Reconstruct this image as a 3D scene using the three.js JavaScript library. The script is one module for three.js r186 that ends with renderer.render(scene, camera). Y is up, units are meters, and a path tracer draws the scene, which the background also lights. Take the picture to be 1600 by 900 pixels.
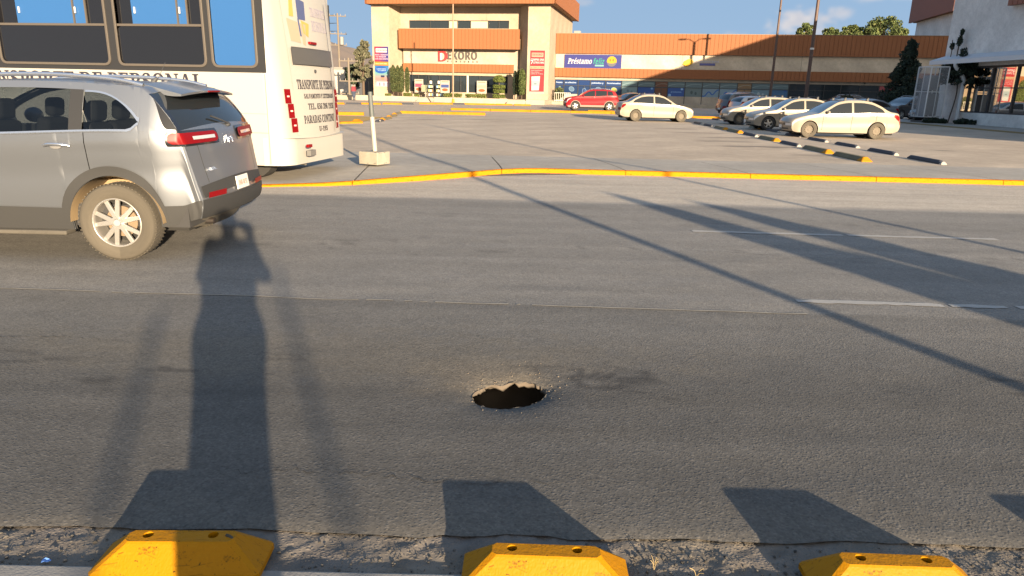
import * as THREE from 'three';
import { mergeGeometries, mergeVertices, toCreasedNormals } from 'three/addons/utils/BufferGeometryUtils.js';
import { RoundedBoxGeometry } from 'three/addons/geometries/RoundedBoxGeometry.js';
import { TextGeometry } from 'three/addons/geometries/TextGeometry.js';
import { FontLoader } from 'three/addons/loaders/FontLoader.js';
import { MarchingCubes } from 'three/addons/objects/MarchingCubes.js';
import { Brush, Evaluator, SUBTRACTION } from 'three-bvh-csg';

// ---------------------------------------------------------------- camera, sky, sun, exposure
const scene = new THREE.Scene();
const camera = new THREE.PerspectiveCamera(2 * Math.atan(450 / 1100) * 180 / Math.PI, 1600 / 900, 0.05, 9000);
camera.position.set(0, 1.6, 0);
camera.rotation.order = 'YXZ';
camera.rotation.set(-Math.atan(311 / 1100), 0, 0.0225);

const SUN_AZ = 21.6 * Math.PI / 180, SUN_EL = 9.8 * Math.PI / 180;   // sun behind the camera, to the right
const sunDir = new THREE.Vector3(Math.sin(SUN_AZ) * Math.cos(SUN_EL), Math.sin(SUN_EL), Math.cos(SUN_AZ) * Math.cos(SUN_EL));

const renderer = new THREE.WebGLRenderer({ antialias: true });
renderer.toneMapping = THREE.LinearToneMapping;
renderer.toneMappingExposure = 4.6;
renderer.shadowMap.enabled = true;

const sun = new THREE.DirectionalLight(new THREE.Color().setRGB(1, 0.80, 0.55), 3.5);
sun.position.copy(sunDir).multiplyScalar(120);
sun.castShadow = true;
sun.shadow.mapSize.set(4096, 4096);
Object.assign(sun.shadow.camera, { left: -70, right: 70, top: 60, bottom: -60, near: 1, far: 320 });
sun.shadow.bias = -0.0005;
scene.add(sun, sun.target);

function rng(seed) { let s = seed >>> 0; return () => { s = (s + 0x6D2B79F5) | 0; let t = Math.imul(s ^ (s >>> 15), 1 | s); t = (t + Math.imul(t ^ (t >>> 7), 61 | t)) ^ t; return ((t ^ (t >>> 14)) >>> 0) / 4294967296; }; }
function hash2(ix, iy, s) { let h = Math.imul(ix, 374761393) + Math.imul(iy, 668265263) + Math.imul(s, 1442695041) | 0; h = Math.imul(h ^ (h >>> 13), 1274126177); return ((h ^ (h >>> 16)) >>> 0) / 4294967296; }
function noise2(x, y, s = 0, px = 0, py = 0) {
  const xi = Math.floor(x), yi = Math.floor(y), fx = x - xi, fy = y - yi, u = fx * fx * (3 - 2 * fx), v = fy * fy * (3 - 2 * fy);
  const w = (a, p) => p ? ((a % p) + p) % p : a;
  const a = hash2(w(xi, px), w(yi, py), s), b = hash2(w(xi + 1, px), w(yi, py), s), c = hash2(w(xi, px), w(yi + 1, py), s), d = hash2(w(xi + 1, px), w(yi + 1, py), s);
  return a + (b - a) * u + (c - a) * v + (a - b - c + d) * u * v;
}
function fbm(x, y, s = 0, o = 4) { let a = 0.5, t = 0, n = 0; for (let i = 0; i < o; i++) { t += a * noise2(x, y, s + i); n += a; a *= 0.5; x *= 2.03; y *= 2.03; } return t / n; }
const clamp = (v, a = 0, b = 1) => Math.min(b, Math.max(a, v)), lerp = (a, b, t) => a + (b - a) * t, smooth = (a, b, v) => { const t = clamp((v - a) / (b - a)); return t * t * (3 - 2 * t); };

{ // clear late-afternoon sky, a few small clouds low over the plaza
  const Wd = 2048, Ht = 1024, data = new Float32Array(Wd * Ht * 4);
  const puffs = [[20.6, 5.1, 2.2, 0.95, 1], [21.4, 4.4, 2.6, 0.6, .8], [23.1, 5.5, 0.9, .55, .75], [26.6, 6.6, 3.4, 0.5, .8], [4.6, 6.3, 1.2, 0.5, .5], [9.5, 3.7, 0.9, .45, .35], [16.2, 4.0, 1.2, .4, .4], [-24, 13, 7, 1.6, .5], [38, 17, 9, 2, .5], [70, 12, 9, 1.6, .45], [-80, 15, 10, 2, .45], [120, 16, 12, 2, .4], [-140, 12, 12, 2, .4], [0, 28, 12, 3, .3], [60, 34, 14, 3, .3], [-50, 36, 14, 4, .3]];
  const K = 1.0 / 4.6;
  const sAz = Math.PI - SUN_AZ;                          // azimuth measured from -z towards +x
  for (let j = 0; j < Ht; j++) {
    const el = ((j + 0.5) / Ht - 0.5) * Math.PI;           // row 0 is the nadir
    for (let i = 0; i < Wd; i++) {
      const ang = ((i + 0.5) / Wd - 0.5) * 2 * Math.PI;    // atan2(z, x)
      const dx = Math.cos(ang), dz = Math.sin(ang), az = Math.atan2(dx, -dz);
      const h = Math.max(0, Math.sin(el)), t = Math.pow(h, 0.5);
      let r = lerp(0.40, 0.17, t), g = lerp(0.565, 0.34, t), b = lerp(0.75, 0.62, t);
      const cosS = Math.cos(el) * (dx * sunDir.x + dz * sunDir.z) / 1 + Math.sin(el) * sunDir.y, wide = Math.pow(0.5 + 0.5 * cosS, 4), near = Math.pow(Math.max(0, cosS), 10);   // hazy glow round the low sun, strengthened to fill the shade
      r += 0.60 * wide + 1.8 * near; g += 0.47 * wide + 1.35 * near; b += 0.26 * wide + 0.7 * near;
      const az0 = az * 180 / Math.PI, e0 = el * 180 / Math.PI;
      if (e0 > 0 && e0 < 48) {
        let c = 0;
        for (const [pa, pe, ra, re, k] of puffs) {
          let da = az0 - pa; if (da > 180) da -= 360; if (da < -180) da += 360;
          const nx = az0 * 1.6 / Math.max(1, ra / 2.5), ny = e0 * 3.4 / Math.max(1, re / 1.2);
          const n = fbm(nx + pa, ny + pe, 11, 5) - 0.5;
          const base = (e0 - pe) < 0 ? 1.5 : 1;            // flatter below
          const d = Math.hypot(da / ra, (e0 - pe) * base / re) + n * 1.5;
          c = Math.max(c, k * smooth(1.05, 0.35, d));
        }
        if (c > 0) { const cc = c * 0.72; const up = clamp(0.5 + (fbm(az0 * 2, e0 * 4, 31, 3) - 0.4)); r = lerp(r, lerp(0.62, 0.9, up), cc); g = lerp(g, lerp(0.60, 0.80, up), cc); b = lerp(b, lerp(0.64, 0.74, up), cc); }
      }
      if (el < 0) { r = 0.30; g = 0.27; b = 0.24; }
      const o = (j * Wd + i) * 4; data[o] = r * K; data[o + 1] = g * K; data[o + 2] = b * K; data[o + 3] = 1;
    }
  }
  const tx = new THREE.DataTexture(data, Wd, Ht, THREE.RGBAFormat, THREE.FloatType);
  tx.mapping = THREE.EquirectangularReflectionMapping; tx.magFilter = THREE.LinearFilter; tx.minFilter = THREE.LinearFilter; tx.needsUpdate = true;
  scene.background = tx; scene.environment = tx;
}

// ---------------------------------------------------------------- helpers
const font = await new FontLoader().loadAsync('fonts/droid/droid_sans_bold.typeface.json');
const serif = await new FontLoader().loadAsync('fonts/droid/droid_serif_bold.typeface.json');
const used = new Map();
function numbered(name) { const n = used.get(name) ?? 0; used.set(name, n + 1); return n ? name + '_' + String(n).padStart(3, '0') : name; }
const RGB = (r, g, b) => new THREE.Color().setRGB(r, g, b);
function mat(r, g, b, rough = 0.8, extra = {}) { return new THREE.MeshStandardMaterial({ color: RGB(r, g, b), roughness: rough, side: THREE.DoubleSide, ...extra }); }
function phys(r, g, b, rough, extra = {}) { return new THREE.MeshPhysicalMaterial({ color: RGB(r, g, b), roughness: rough, side: THREE.DoubleSide, ...extra }); }
function thing(name, label, category, pos = [0, 0, 0], turn = 0, group) {
  const o = new THREE.Group(); o.name = numbered(name); o.position.set(...pos); o.rotation.y = turn; scene.add(o);
  o.userData = { label, category }; if (group) o.userData.group = group;
  return o;
}
function part(name, geo, m, parent) {
  const o = new THREE.Mesh(Array.isArray(geo) ? merge(geo) : geo, m); o.castShadow = o.receiveShadow = true;
  o.name = parent ? name : numbered(name);
  (parent ?? scene).add(o); return o;
}
function struct(name, geo, m) { const o = part(name, geo, m); o.userData = { kind: 'structure' }; return o; }
function structGroup(name) { const o = new THREE.Group(); o.name = numbered(name); o.userData = { kind: 'structure' }; scene.add(o); return o; }
function tag(o, label, category, group) { o.userData = { ...o.userData, label, category }; if (group) o.userData.group = group; return o; }
function copyThing(src, pos, turn, label) { const c = src.clone(); c.name = numbered(src.name.replace(/_\d{3}$/, '')); c.position.set(...pos); c.rotation.y = turn; c.userData = { ...src.userData, label }; scene.add(c); return c; }
function merge(list) {
  const hasColor = list.some((g) => g.attributes.color);
  const flat = list.map((g) => {
    g = g.index ? g.toNonIndexed() : g; const n = g.attributes.position.count;
    if (!g.attributes.normal) g.computeVertexNormals();
    if (!g.attributes.uv) g.setAttribute('uv', new THREE.BufferAttribute(new Float32Array(n * 2), 2));
    if (hasColor && !g.attributes.color) g.setAttribute('color', new THREE.BufferAttribute(new Float32Array(n * 3).fill(1), 3));
    for (const k of Object.keys(g.attributes)) if (!['position', 'normal', 'uv', 'color'].includes(k)) g.deleteAttribute(k);
    g.morphAttributes = {}; return g;
  });
  return mergeGeometries(flat);
}
// box between two corners, uv in metres
function bx(x0, y0, z0, x1, y1, z1) {
  const g = new THREE.BoxGeometry(x1 - x0, y1 - y0, z1 - z0); g.translate((x0 + x1) / 2, (y0 + y1) / 2, (z0 + z1) / 2); return uvM(g);
}
function rbx(x0, y0, z0, x1, y1, z1, r = 0.01, seg = 2) {
  const g = new RoundedBoxGeometry(x1 - x0, y1 - y0, z1 - z0, seg, Math.min(r, (x1 - x0) / 2.01, (y1 - y0) / 2.01, (z1 - z0) / 2.01)); g.translate((x0 + x1) / 2, (y0 + y1) / 2, (z0 + z1) / 2); return uvM(g);
}
function uvM(g) {
  const p = g.attributes.position, n = g.attributes.normal, uv = new Float32Array(p.count * 2);
  for (let i = 0; i < p.count; i++) {
    const ax = Math.abs(n.getX(i)), ay = Math.abs(n.getY(i)), az = Math.abs(n.getZ(i));
    if (ay >= ax && ay >= az) { uv[2 * i] = p.getX(i); uv[2 * i + 1] = p.getZ(i); } else if (ax >= az) { uv[2 * i] = p.getZ(i); uv[2 * i + 1] = p.getY(i); } else { uv[2 * i] = p.getX(i); uv[2 * i + 1] = p.getY(i); }
  }
  g.setAttribute('uv', new THREE.BufferAttribute(uv, 2)); return g;
}
function cyl(r0, r1, a, b, seg = 12) {   // tapered rod from a (radius r0) to b (radius r1)
  const A = new THREE.Vector3(...a), B = new THREE.Vector3(...b), d = B.clone().sub(A), g = new THREE.CylinderGeometry(r1, r0, d.length(), seg, 1);
  g.applyQuaternion(new THREE.Quaternion().setFromUnitVectors(new THREE.Vector3(0, 1, 0), d.normalize())); g.translate((A.x + B.x) / 2, (A.y + B.y) / 2, (A.z + B.z) / 2); return g;
}
function tube(pts, r, seg = 8, n = 24) { return new THREE.TubeGeometry(new THREE.CatmullRomCurve3(pts.map((p) => new THREE.Vector3(...p)), false, 'centripetal'), n, r, seg, false); }
function poly(pts, depth, bevel = 0) { const s = new THREE.Shape(pts.map(([x, y]) => new THREE.Vector2(x, y))); return new THREE.ExtrudeGeometry(s, bevel ? { depth, bevelEnabled: true, bevelSize: bevel, bevelThickness: bevel, bevelSegments: 1 } : { depth, bevelEnabled: false }); }
function text(str, f, height, width, depth = 0.02) {   // left-bottom at the origin, in the xy plane
  const g = new TextGeometry(str, { font: f, size: height, depth, curveSegments: 3 }); g.computeBoundingBox(); const b = g.boundingBox;
  g.translate(-b.min.x, 0, 0); g.scale(width / (b.max.x - b.min.x), 1, 1); return g;
}
function grid(nu, nv, fn) {   // fn(u, v) -> [x, y, z]; u, v in 0..1
  const pos = [], uv = [], idx = [];
  for (let j = 0; j <= nv; j++) for (let i = 0; i <= nu; i++) { const p = fn(i / nu, j / nv); pos.push(p[0], p[1], p[2]); uv.push(p[3] ?? p[0], p[4] ?? p[2]); }
  for (let j = 0; j < nv; j++) for (let i = 0; i < nu; i++) { const a = j * (nu + 1) + i, b = a + 1, c = a + nu + 1, d = c + 1; idx.push(a, c, b, b, c, d); }
  const g = new THREE.BufferGeometry(); g.setAttribute('position', new THREE.Float32BufferAttribute(pos, 3)); g.setAttribute('uv', new THREE.Float32BufferAttribute(uv, 2)); g.setIndex(idx); g.computeVertexNormals(); return g;
}
function pchip(pts) {
  const n = pts.length, x = pts.map((p) => p[0]), y = pts.map((p) => p[1]), d = [], m = [];
  for (let i = 0; i < n - 1; i++) d.push((y[i + 1] - y[i]) / (x[i + 1] - x[i]));
  m[0] = d[0]; m[n - 1] = d[n - 2];
  for (let i = 1; i < n - 1; i++) m[i] = d[i - 1] * d[i] <= 0 ? 0 : 2 / (1 / d[i - 1] + 1 / d[i]);
  return (v) => {
    if (v <= x[0]) return y[0]; if (v >= x[n - 1]) return y[n - 1];
    let i = 0; while (v > x[i + 1]) i++;
    const h = x[i + 1] - x[i], t = (v - x[i]) / h, t2 = t * t, t3 = t2 * t;
    return (2 * t3 - 3 * t2 + 1) * y[i] + (t3 - 2 * t2 + t) * h * m[i] + (-2 * t3 + 3 * t2) * y[i + 1] + (t3 - t2) * h * m[i + 1];
  };
}
function dataTex(size, fn, srgb, repeat) {   // fn(i, j) -> [r,g,b] 0..1
  const d = new Uint8Array(size * size * 4);
  for (let j = 0; j < size; j++) for (let i = 0; i < size; i++) { const c = fn(i, j), o = (j * size + i) * 4; d[o] = clamp(c[0]) * 255; d[o + 1] = clamp(c[1]) * 255; d[o + 2] = clamp(c[2]) * 255; d[o + 3] = 255; }
  const t = new THREE.DataTexture(d, size, size, THREE.RGBAFormat); t.wrapS = t.wrapT = THREE.RepeatWrapping; t.magFilter = THREE.LinearFilter; t.minFilter = THREE.LinearMipmapLinearFilter; t.generateMipmaps = true;
  if (srgb) t.colorSpace = THREE.SRGBColorSpace; if (repeat) t.repeat.set(repeat, repeat); t.needsUpdate = true; return t;
}
function canvasTex(w, h, draw) { const c = document.createElement('canvas'); c.width = w; c.height = h; draw(c.getContext('2d'), w, h); const t = new THREE.CanvasTexture(c); t.colorSpace = THREE.SRGBColorSpace; t.magFilter = THREE.LinearFilter; return t; }
function panel(w, h, d = 0.02) { // a thin board standing on its bottom centre, front face uv 0..1
  const g = new THREE.BoxGeometry(w, h, d); g.translate(0, h / 2, 0); return g;
}

// tileable multi-octave noise arrays for grain
function noiseField(size, octs, seed) {
  const f = new Float32Array(size * size); let tot = 0;
  for (const [cells, amp] of octs) { tot += amp; for (let j = 0; j < size; j++) for (let i = 0; i < size; i++) f[j * size + i] += amp * noise2(i * cells / size, j * cells / size, seed + cells, cells, cells); }
  for (let k = 0; k < f.length; k++) f[k] /= tot; return f;
}
const plasterN = noiseField(512, [[40, .6], [96, 1], [230, 1.4]], 5);
const plasterBump = dataTex(512, (i, j) => { const v = plasterN[j * 512 + i]; return [v, v, v]; }, false);
const softN = noiseField(512, [[4, 1.2], [11, 1], [40, 0.8], [130, 0.6]], 17);
const dustTex = dataTex(512, (i, j) => { const v = 0.92 + 0.24 * (softN[j * 512 + i] - 0.5); return [v, v * 0.995, v * 0.985]; }, true, 1 / 3.7);   // light blotchy grain, multiplies a base colour
// ---------------------------------------------------------------- road
const ASZ = 1024, asphN = (() => {
  const f = noiseField(ASZ, [[16, .25], [64, .4], [240, 1.0], [420, 1.0]], 41), r = rng(77), st = new Float32Array(ASZ * ASZ), tone = new Float32Array(ASZ * ASZ);
  for (let k = 0; k < 46000; k++) {                       // bedded stones
    const cx = r() * ASZ, cy = r() * ASZ, ra = 1.0 + r() * r() * 2.6, hgt = 0.35 + 0.65 * r(), to = (r() - 0.5) * 2, R = Math.ceil(ra);
    for (let y = -R; y <= R; y++) for (let x = -R; x <= R; x++) { const d = Math.hypot(x, y * (0.8 + 0.4 * hgt)) / ra; if (d < 1) { const o = ((Math.floor(cy + y) + ASZ) % ASZ) * ASZ + (Math.floor(cx + x) + ASZ) % ASZ, h = hgt * Math.sqrt(1 - d * d); if (h > st[o]) { st[o] = h; tone[o] = to; } } }
  }
  return { f, st, tone };
})();
const TILE = 2.6;
const asphMap = dataTex(ASZ, (i, j) => { const o = j * ASZ + i, v = 0.87 + 0.34 * (asphN.f[o] - 0.5) + 0.11 * asphN.tone[o]; return [v, v, v * 0.99]; }, true, 1 / TILE);
const asphBump = dataTex(ASZ, (i, j) => { const o = j * ASZ + i, v = 0.68 * asphN.st[o] + 0.32 * asphN.f[o]; return [v, v, v]; }, false, 1 / TILE);
const asphalt = new THREE.MeshStandardMaterial({ color: RGB(1, 1, 1), vertexColors: true, map: asphMap, bumpMap: asphBump, bumpScale: 0.002, roughness: 0.93, side: THREE.DoubleSide });

const HC = [0.0, -3.585], holeR = (a) => {                  // pothole outline about its centre: angle 0 = +x, pi/2 = far side (-z)
  const c = Math.cos(a), s = Math.sin(a), tilt = 0.18;
  const base = 1 / Math.sqrt((c / 0.205) ** 2 + ((s - tilt * c) / 0.166) ** 2);
  const far = clamp(s), j = (noise2(a * 9, 3, 9) - 0.5) * 0.05 + (noise2(a * 27, 1, 12) - 0.5) * 0.03;
  return base + j * (0.03 + 0.6 * far) - 0.030 * Math.exp(-(((a - 1.95) / 0.20) ** 2));
};
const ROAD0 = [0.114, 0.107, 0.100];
function roadTint(x, z) {                                  // paving colour: lanes of different age, painted-in distance brightening, dust, rubber, oil
  const big = fbm(x * 0.25 + 9, z * 0.9, 3, 4) - 0.5, mid = fbm(x * 1.4, z * 3.2, 8, 3) - 0.5, str = fbm(x * 0.18, z * 6, 15, 3) - 0.5;
  const seamZ = -5.2 + 0.03 * x + 0.03 * noise2(x * 2, 0, 4), oldZ = -10.55 + 0.02 * x + 0.1 * noise2(x, 3, 5);
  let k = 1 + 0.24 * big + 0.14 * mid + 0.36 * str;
  const lane = smooth(seamZ + 0.05, seamZ - 0.06, z);       // second paving strip, paler; much of that is distant brightening painted in
  k *= lerp(0.96 + 0.46 * smooth(-3.6, -4.6, z + 0.9 * str + 0.5 * big), 2.05, lane);  // near lane lightens away from the camera, light painted into the tone
  const old = smooth(oldZ + 0.2, oldZ - 0.15, z); k *= lerp(1, 2.0, old);  // kerbside strip: own paler paving, lifted further by painted-in light
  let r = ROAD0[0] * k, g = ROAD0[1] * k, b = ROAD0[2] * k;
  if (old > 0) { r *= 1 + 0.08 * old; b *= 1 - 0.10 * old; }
  const put = (w, cr, cg, cb) => { w = clamp(w); r = lerp(r, cr, w); g = lerp(g, cg, w); b = lerp(b, cb, w); };
  // dust blown out of the pothole, mostly on its far left side
  const dx = x - HC[0], dz = z - HC[1];
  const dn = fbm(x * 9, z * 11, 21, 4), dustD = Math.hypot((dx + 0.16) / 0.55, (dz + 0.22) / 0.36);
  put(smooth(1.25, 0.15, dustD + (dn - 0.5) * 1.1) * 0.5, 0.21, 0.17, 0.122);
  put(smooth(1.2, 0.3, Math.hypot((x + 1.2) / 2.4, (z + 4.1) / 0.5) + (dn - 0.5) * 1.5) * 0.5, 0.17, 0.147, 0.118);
  // oil splash right of it
  const on = fbm(x * 22, z * 22, 33, 3);
  put(smooth(0.95, 0.25, Math.hypot((x - 0.62) / 0.32, (z + 3.80) / 0.15) + (on - 0.5) * 2.0) * 0.9, 0.045, 0.043, 0.042);
  // rubber and dirt flecks in the wheel path
  const fl = noise2(x * 7, z * 24, 55) * noise2(x * 2.3, z * 9, 56);
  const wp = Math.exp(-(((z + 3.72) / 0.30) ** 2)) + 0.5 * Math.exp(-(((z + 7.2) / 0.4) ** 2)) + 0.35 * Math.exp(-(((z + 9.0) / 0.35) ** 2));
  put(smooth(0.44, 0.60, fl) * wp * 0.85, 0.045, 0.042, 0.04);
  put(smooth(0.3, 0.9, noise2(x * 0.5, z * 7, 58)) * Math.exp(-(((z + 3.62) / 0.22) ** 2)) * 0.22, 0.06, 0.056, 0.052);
  // sand swept against the near gutter
  put(smooth(-2.62, -2.30, z + (dn - 0.5) * 0.5) * 0.35, 0.17, 0.15, 0.125);
  return [r, g, b];
}
function roadY(x, z) { return 0.006 * (fbm(x * 0.9, z * 1.6, 61, 3) - 0.5) + 0.0035 * (noise2(x * 3.5, z * 5, 66) - 0.5); }
function holeSink(x, z) { const dx = x - HC[0], dz = -(z - HC[1]), a = Math.atan2(dz, dx), d = Math.hypot(dx, dz) - holeR(a); return d <= 0 ? 0.027 : 0.027 * Math.exp(-d / 0.075) + 0.006 * Math.exp(-((d / 0.3) ** 2)); }
{
  const xs = [], zs = [];
  xs.push(-320, -90, -40, -22); for (let i = 0; i <= 400; i++) xs.push(Math.round((-14 + i * 0.08) * 100) / 100); xs.push(26, 45, 95, 320);
  for (let i = 0; i <= 93; i++) zs.push(Math.round((-2.28 - i * 0.04) * 100) / 100); for (let z = -6.1; z > -14.7; z -= 0.1) zs.push(Math.round(z * 100) / 100);
  const P = [], C = [], U = [], I = [], nx = xs.length, at = (i, j) => j * nx + i;
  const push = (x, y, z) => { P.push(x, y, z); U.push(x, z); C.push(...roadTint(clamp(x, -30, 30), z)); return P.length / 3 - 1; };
  const edge = (x) => Math.abs(x) < 13 ? 0.035 * (noise2(x * 3.1, 0, 91) - 0.5) + 0.02 * (noise2(x * 13, 0, 92) - 0.5) - 0.005 * x : 0;
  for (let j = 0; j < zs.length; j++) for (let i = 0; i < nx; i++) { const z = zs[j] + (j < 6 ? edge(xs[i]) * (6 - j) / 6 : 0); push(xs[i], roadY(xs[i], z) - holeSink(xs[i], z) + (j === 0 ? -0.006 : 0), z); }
  const i0 = xs.indexOf(-0.64), i1 = xs.indexOf(0.64), j0 = zs.indexOf(-3.0), j1 = zs.indexOf(-4.08);
  if (i0 < 0 || i1 < 0 || j0 < 0 || j1 < 0) throw new Error('pothole patch is off the grid');
  for (let j = 0; j < zs.length - 1; j++) for (let i = 0; i < nx - 1; i++) {
    if (i >= i0 && i < i1 && j >= j0 && j < j1) continue;
    const a = at(i, j), b = at(i + 1, j), c = at(i, j + 1), d = at(i + 1, j + 1); I.push(a, b, c, b, d, c);
  }
  // ring of paving from the square cut-out to the broken rim
  const loop = []; for (let i = i0; i < i1; i++) loop.push(at(i, j0)); for (let j = j0; j < j1; j++) loop.push(at(i1, j)); for (let i = i1; i > i0; i--) loop.push(at(i, j1)); for (let j = j1; j > j0; j--) loop.push(at(i0, j));
  const N = loop.length, RR = 16, rim = []; let prev = loop.slice();
  for (let k = 1; k <= RR; k++) {
    const cur = [];
    for (let n = 0; n < N; n++) {
      const ox = P[loop[n] * 3], oz = P[loop[n] * 3 + 2], a = Math.atan2(-(oz - HC[1]), ox - HC[0]), ro = Math.hypot(ox - HC[0], oz - HC[1]), ri = holeR(a), q = 1 - Math.pow(1 - k / RR, 1.7), rr = lerp(ro, ri, q);
      const x = HC[0] + Math.cos(a) * rr, z = HC[1] - Math.sin(a) * rr, d = rr - ri, rough = 0.014 * (noise2(x * 60, z * 60, 71) - 0.5) * Math.exp(-d / 0.05) * (0.4 + clamp(Math.sin(a)));
      cur.push(push(x, roadY(x, z) - holeSink(x, z) + rough, z));
    }
    for (let n = 0; n < N; n++) { const m = (n + 1) % N; I.push(prev[n], prev[m], cur[n], prev[m], cur[m], cur[n]); }
    prev = cur; if (k === RR) rim.push(...cur);
  }
  const rimPts = rim.map((k) => [P[k * 3], P[k * 3 + 1], P[k * 3 + 2]]);
  const g = new THREE.BufferGeometry(); g.setAttribute('position', new THREE.Float32BufferAttribute(P, 3)); g.setAttribute('uv', new THREE.Float32BufferAttribute(U, 2)); g.setAttribute('color', new THREE.Float32BufferAttribute(C, 3)); g.setIndex(I); g.computeVertexNormals();
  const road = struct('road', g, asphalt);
  // broken asphalt layer, then an undercut cavity in the soil
  const levels = [[0, 1, 0], [0.010, 0.985, .014], [0.022, 1.0, .020], [0.034, 1.9, .03], [0.14, 2.5, .05], [0.5, 2.7, .06], [1.0, 2.4, .06], [1.2, 1.2, .03], [1.25, 0.02, 0]];
  const wall = [], wi = [];
  levels.forEach(([d, s, ns], l) => { for (let n = 0; n < N; n++) { const [x, y, z] = rimPts[n], q = (noise2(n * 0.6, l * 2.1, 81) - 0.5) * ns * 2, ux = x - HC[0], uz = z - HC[1], len = Math.hypot(ux, uz); wall.push(HC[0] + ux * s + ux / len * q, y - d + q * 0.3, HC[1] + uz * s + uz / len * q); } });
  for (let l = 0; l < levels.length - 1; l++) for (let n = 0; n < N; n++) { const m = (n + 1) % N, a = l * N + n, b = l * N + m, c = a + N, d = b + N; wi.push(a, b, c, b, d, c); }
  const wg = new THREE.BufferGeometry(); wg.setAttribute('position', new THREE.Float32BufferAttribute(wall, 3)); wg.setIndex(wi); wg.computeVertexNormals();
  part('pothole', wg, mat(0.115, 0.092, 0.07, 0.98), road);
  const rr = rng(5), crumbs = []; // crumbs of asphalt lying round the rim
  for (let k = 0; k < 150; k++) { const a = rr() * 6.28, far = Math.sin(a) > 0 ? 1 : 0.3; if (rr() > far) continue; const d = holeR(a) + 0.008 + rr() * rr() * 0.42, x = HC[0] + Math.cos(a) * d, z = HC[1] - Math.sin(a) * d, s = 0.0018 + rr() * rr() * 0.005; const c = new THREE.IcosahedronGeometry(s, 0); c.scale(1, 0.7, 0.8 + rr() * 0.5); c.rotateY(rr() * 6); c.translate(x, roadY(x, z) - holeSink(x, z) + s * 0.4, z); crumbs.push(c); }
  const cm = part('asphalt_crumbs', crumbs, mat(0.16, 0.13, 0.10, 0.95), road); cm.userData.kind = 'stuff';
}
// worn lane markings (paint film 4 mm above the paving) and the dusty paving seam
function strip(x0, x1, zf, w, y, seed, worn) {
  const P = [], I = [], n = Math.ceil((x1 - x0) / 0.03); let ok = false;
  for (let i = 0; i <= n; i++) {
    const x = lerp(x0, x1, i / n), e = (noise2(x * 11, seed, 5) - 0.5) * 0.35 * w, f = (noise2(x * 13, seed, 6) - 0.5) * 0.35 * w, z = zf(x), y0 = roadY(x, z) + y;
    P.push(x, y0, z - w / 2 + e, x, y0, z + w / 2 + f);
    const keep = noise2(x * 6, seed, 7) > worn || noise2(x * 23, seed, 8) > worn + 0.2;
    if (i && ok && keep) I.push(2 * i - 2, 2 * i - 1, 2 * i, 2 * i - 1, 2 * i + 1, 2 * i); ok = keep;
  }
  const g = new THREE.BufferGeometry(); g.setAttribute('position', new THREE.Float32BufferAttribute(P, 3)); g.setAttribute('uv', new THREE.Float32BufferAttribute(P.flatMap((v, k) => k % 3 === 1 ? [] : [v / TILE * 1]), 2)); g.setIndex(I); g.computeVertexNormals(); return g;
}
const wornPaint = mat(0.30, 0.29, 0.275, 0.85, { bumpMap: asphBump, bumpScale: 0.0015 });
for (const [x0, x1, z0, k, w] of [[2.30, 5.45, -5.46, 0.03, 0.085], [2.15, 5.75, -8.34, 0.026, 0.10], [9.2, 12.6, -5.24, 0.03, 0.09], [8.9, 12.4, -8.16, 0.026, 0.1]]) {
  const m = part('lane_marking', strip(x0, x1, (x) => z0 + k * (x - x0), w, 0.005, x0 * 3, x0 < 0 ? 0.5 : 0.22), wornPaint); m.userData = { kind: 'structure' };
}
{ const s = part('paving_seam', strip(-4.6, 2.25, (x) => -5.2 + 0.03 * x + 0.03 * noise2(x * 2, 0, 4), 0.022, 0.005, 3, 0.30), mat(0.26, 0.235, 0.20, 0.95)); s.userData = { kind: 'structure' }; }

{ // hairline cracks
  for (const [seed, pts] of [[1, [[3.05, -4.72], [3.35, -4.45], [3.62, -4.30], [3.95, -4.02], [4.4, -3.8]]], [2, [[-4.4, -4.3], [-3.6, -4.18], [-2.9, -4.26], [-2.2, -4.12]]], [3, [[1.2, -7.1], [2.0, -7.25], [3.1, -7.05], [4.6, -7.2]]], [4, [[-1.4, -2.62], [-0.9, -2.70], [-0.2, -2.63], [0.7, -2.68]]]]) {
    const c = new THREE.CatmullRomCurve3(pts.map(([x, z]) => new THREE.Vector3(x, 0, z))), n = 160, P = [], I = [];
    for (let k = 0; k <= n; k++) { const p = c.getPoint(k / n), o = 0.05 * (noise2(k * 0.35, seed, 171) - 0.5) + 0.02 * (noise2(k * 1.1, seed, 172) - 0.5), w = 0.0035 * noise2(k * 0.5, seed, 173) * Math.sin(Math.PI * k / n), z = p.z + o, y = roadY(p.x, z) + 0.0042; P.push(p.x, y, z - w, p.x, y, z + w); if (k) I.push(2 * k - 2, 2 * k - 1, 2 * k, 2 * k - 1, 2 * k + 1, 2 * k); }
    const g = new THREE.BufferGeometry(); g.setAttribute('position', new THREE.Float32BufferAttribute(P, 3)); g.setIndex(I); g.computeVertexNormals(); struct('road_crack', g, mat(0.03, 0.028, 0.026, 0.98));
  }
}
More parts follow.
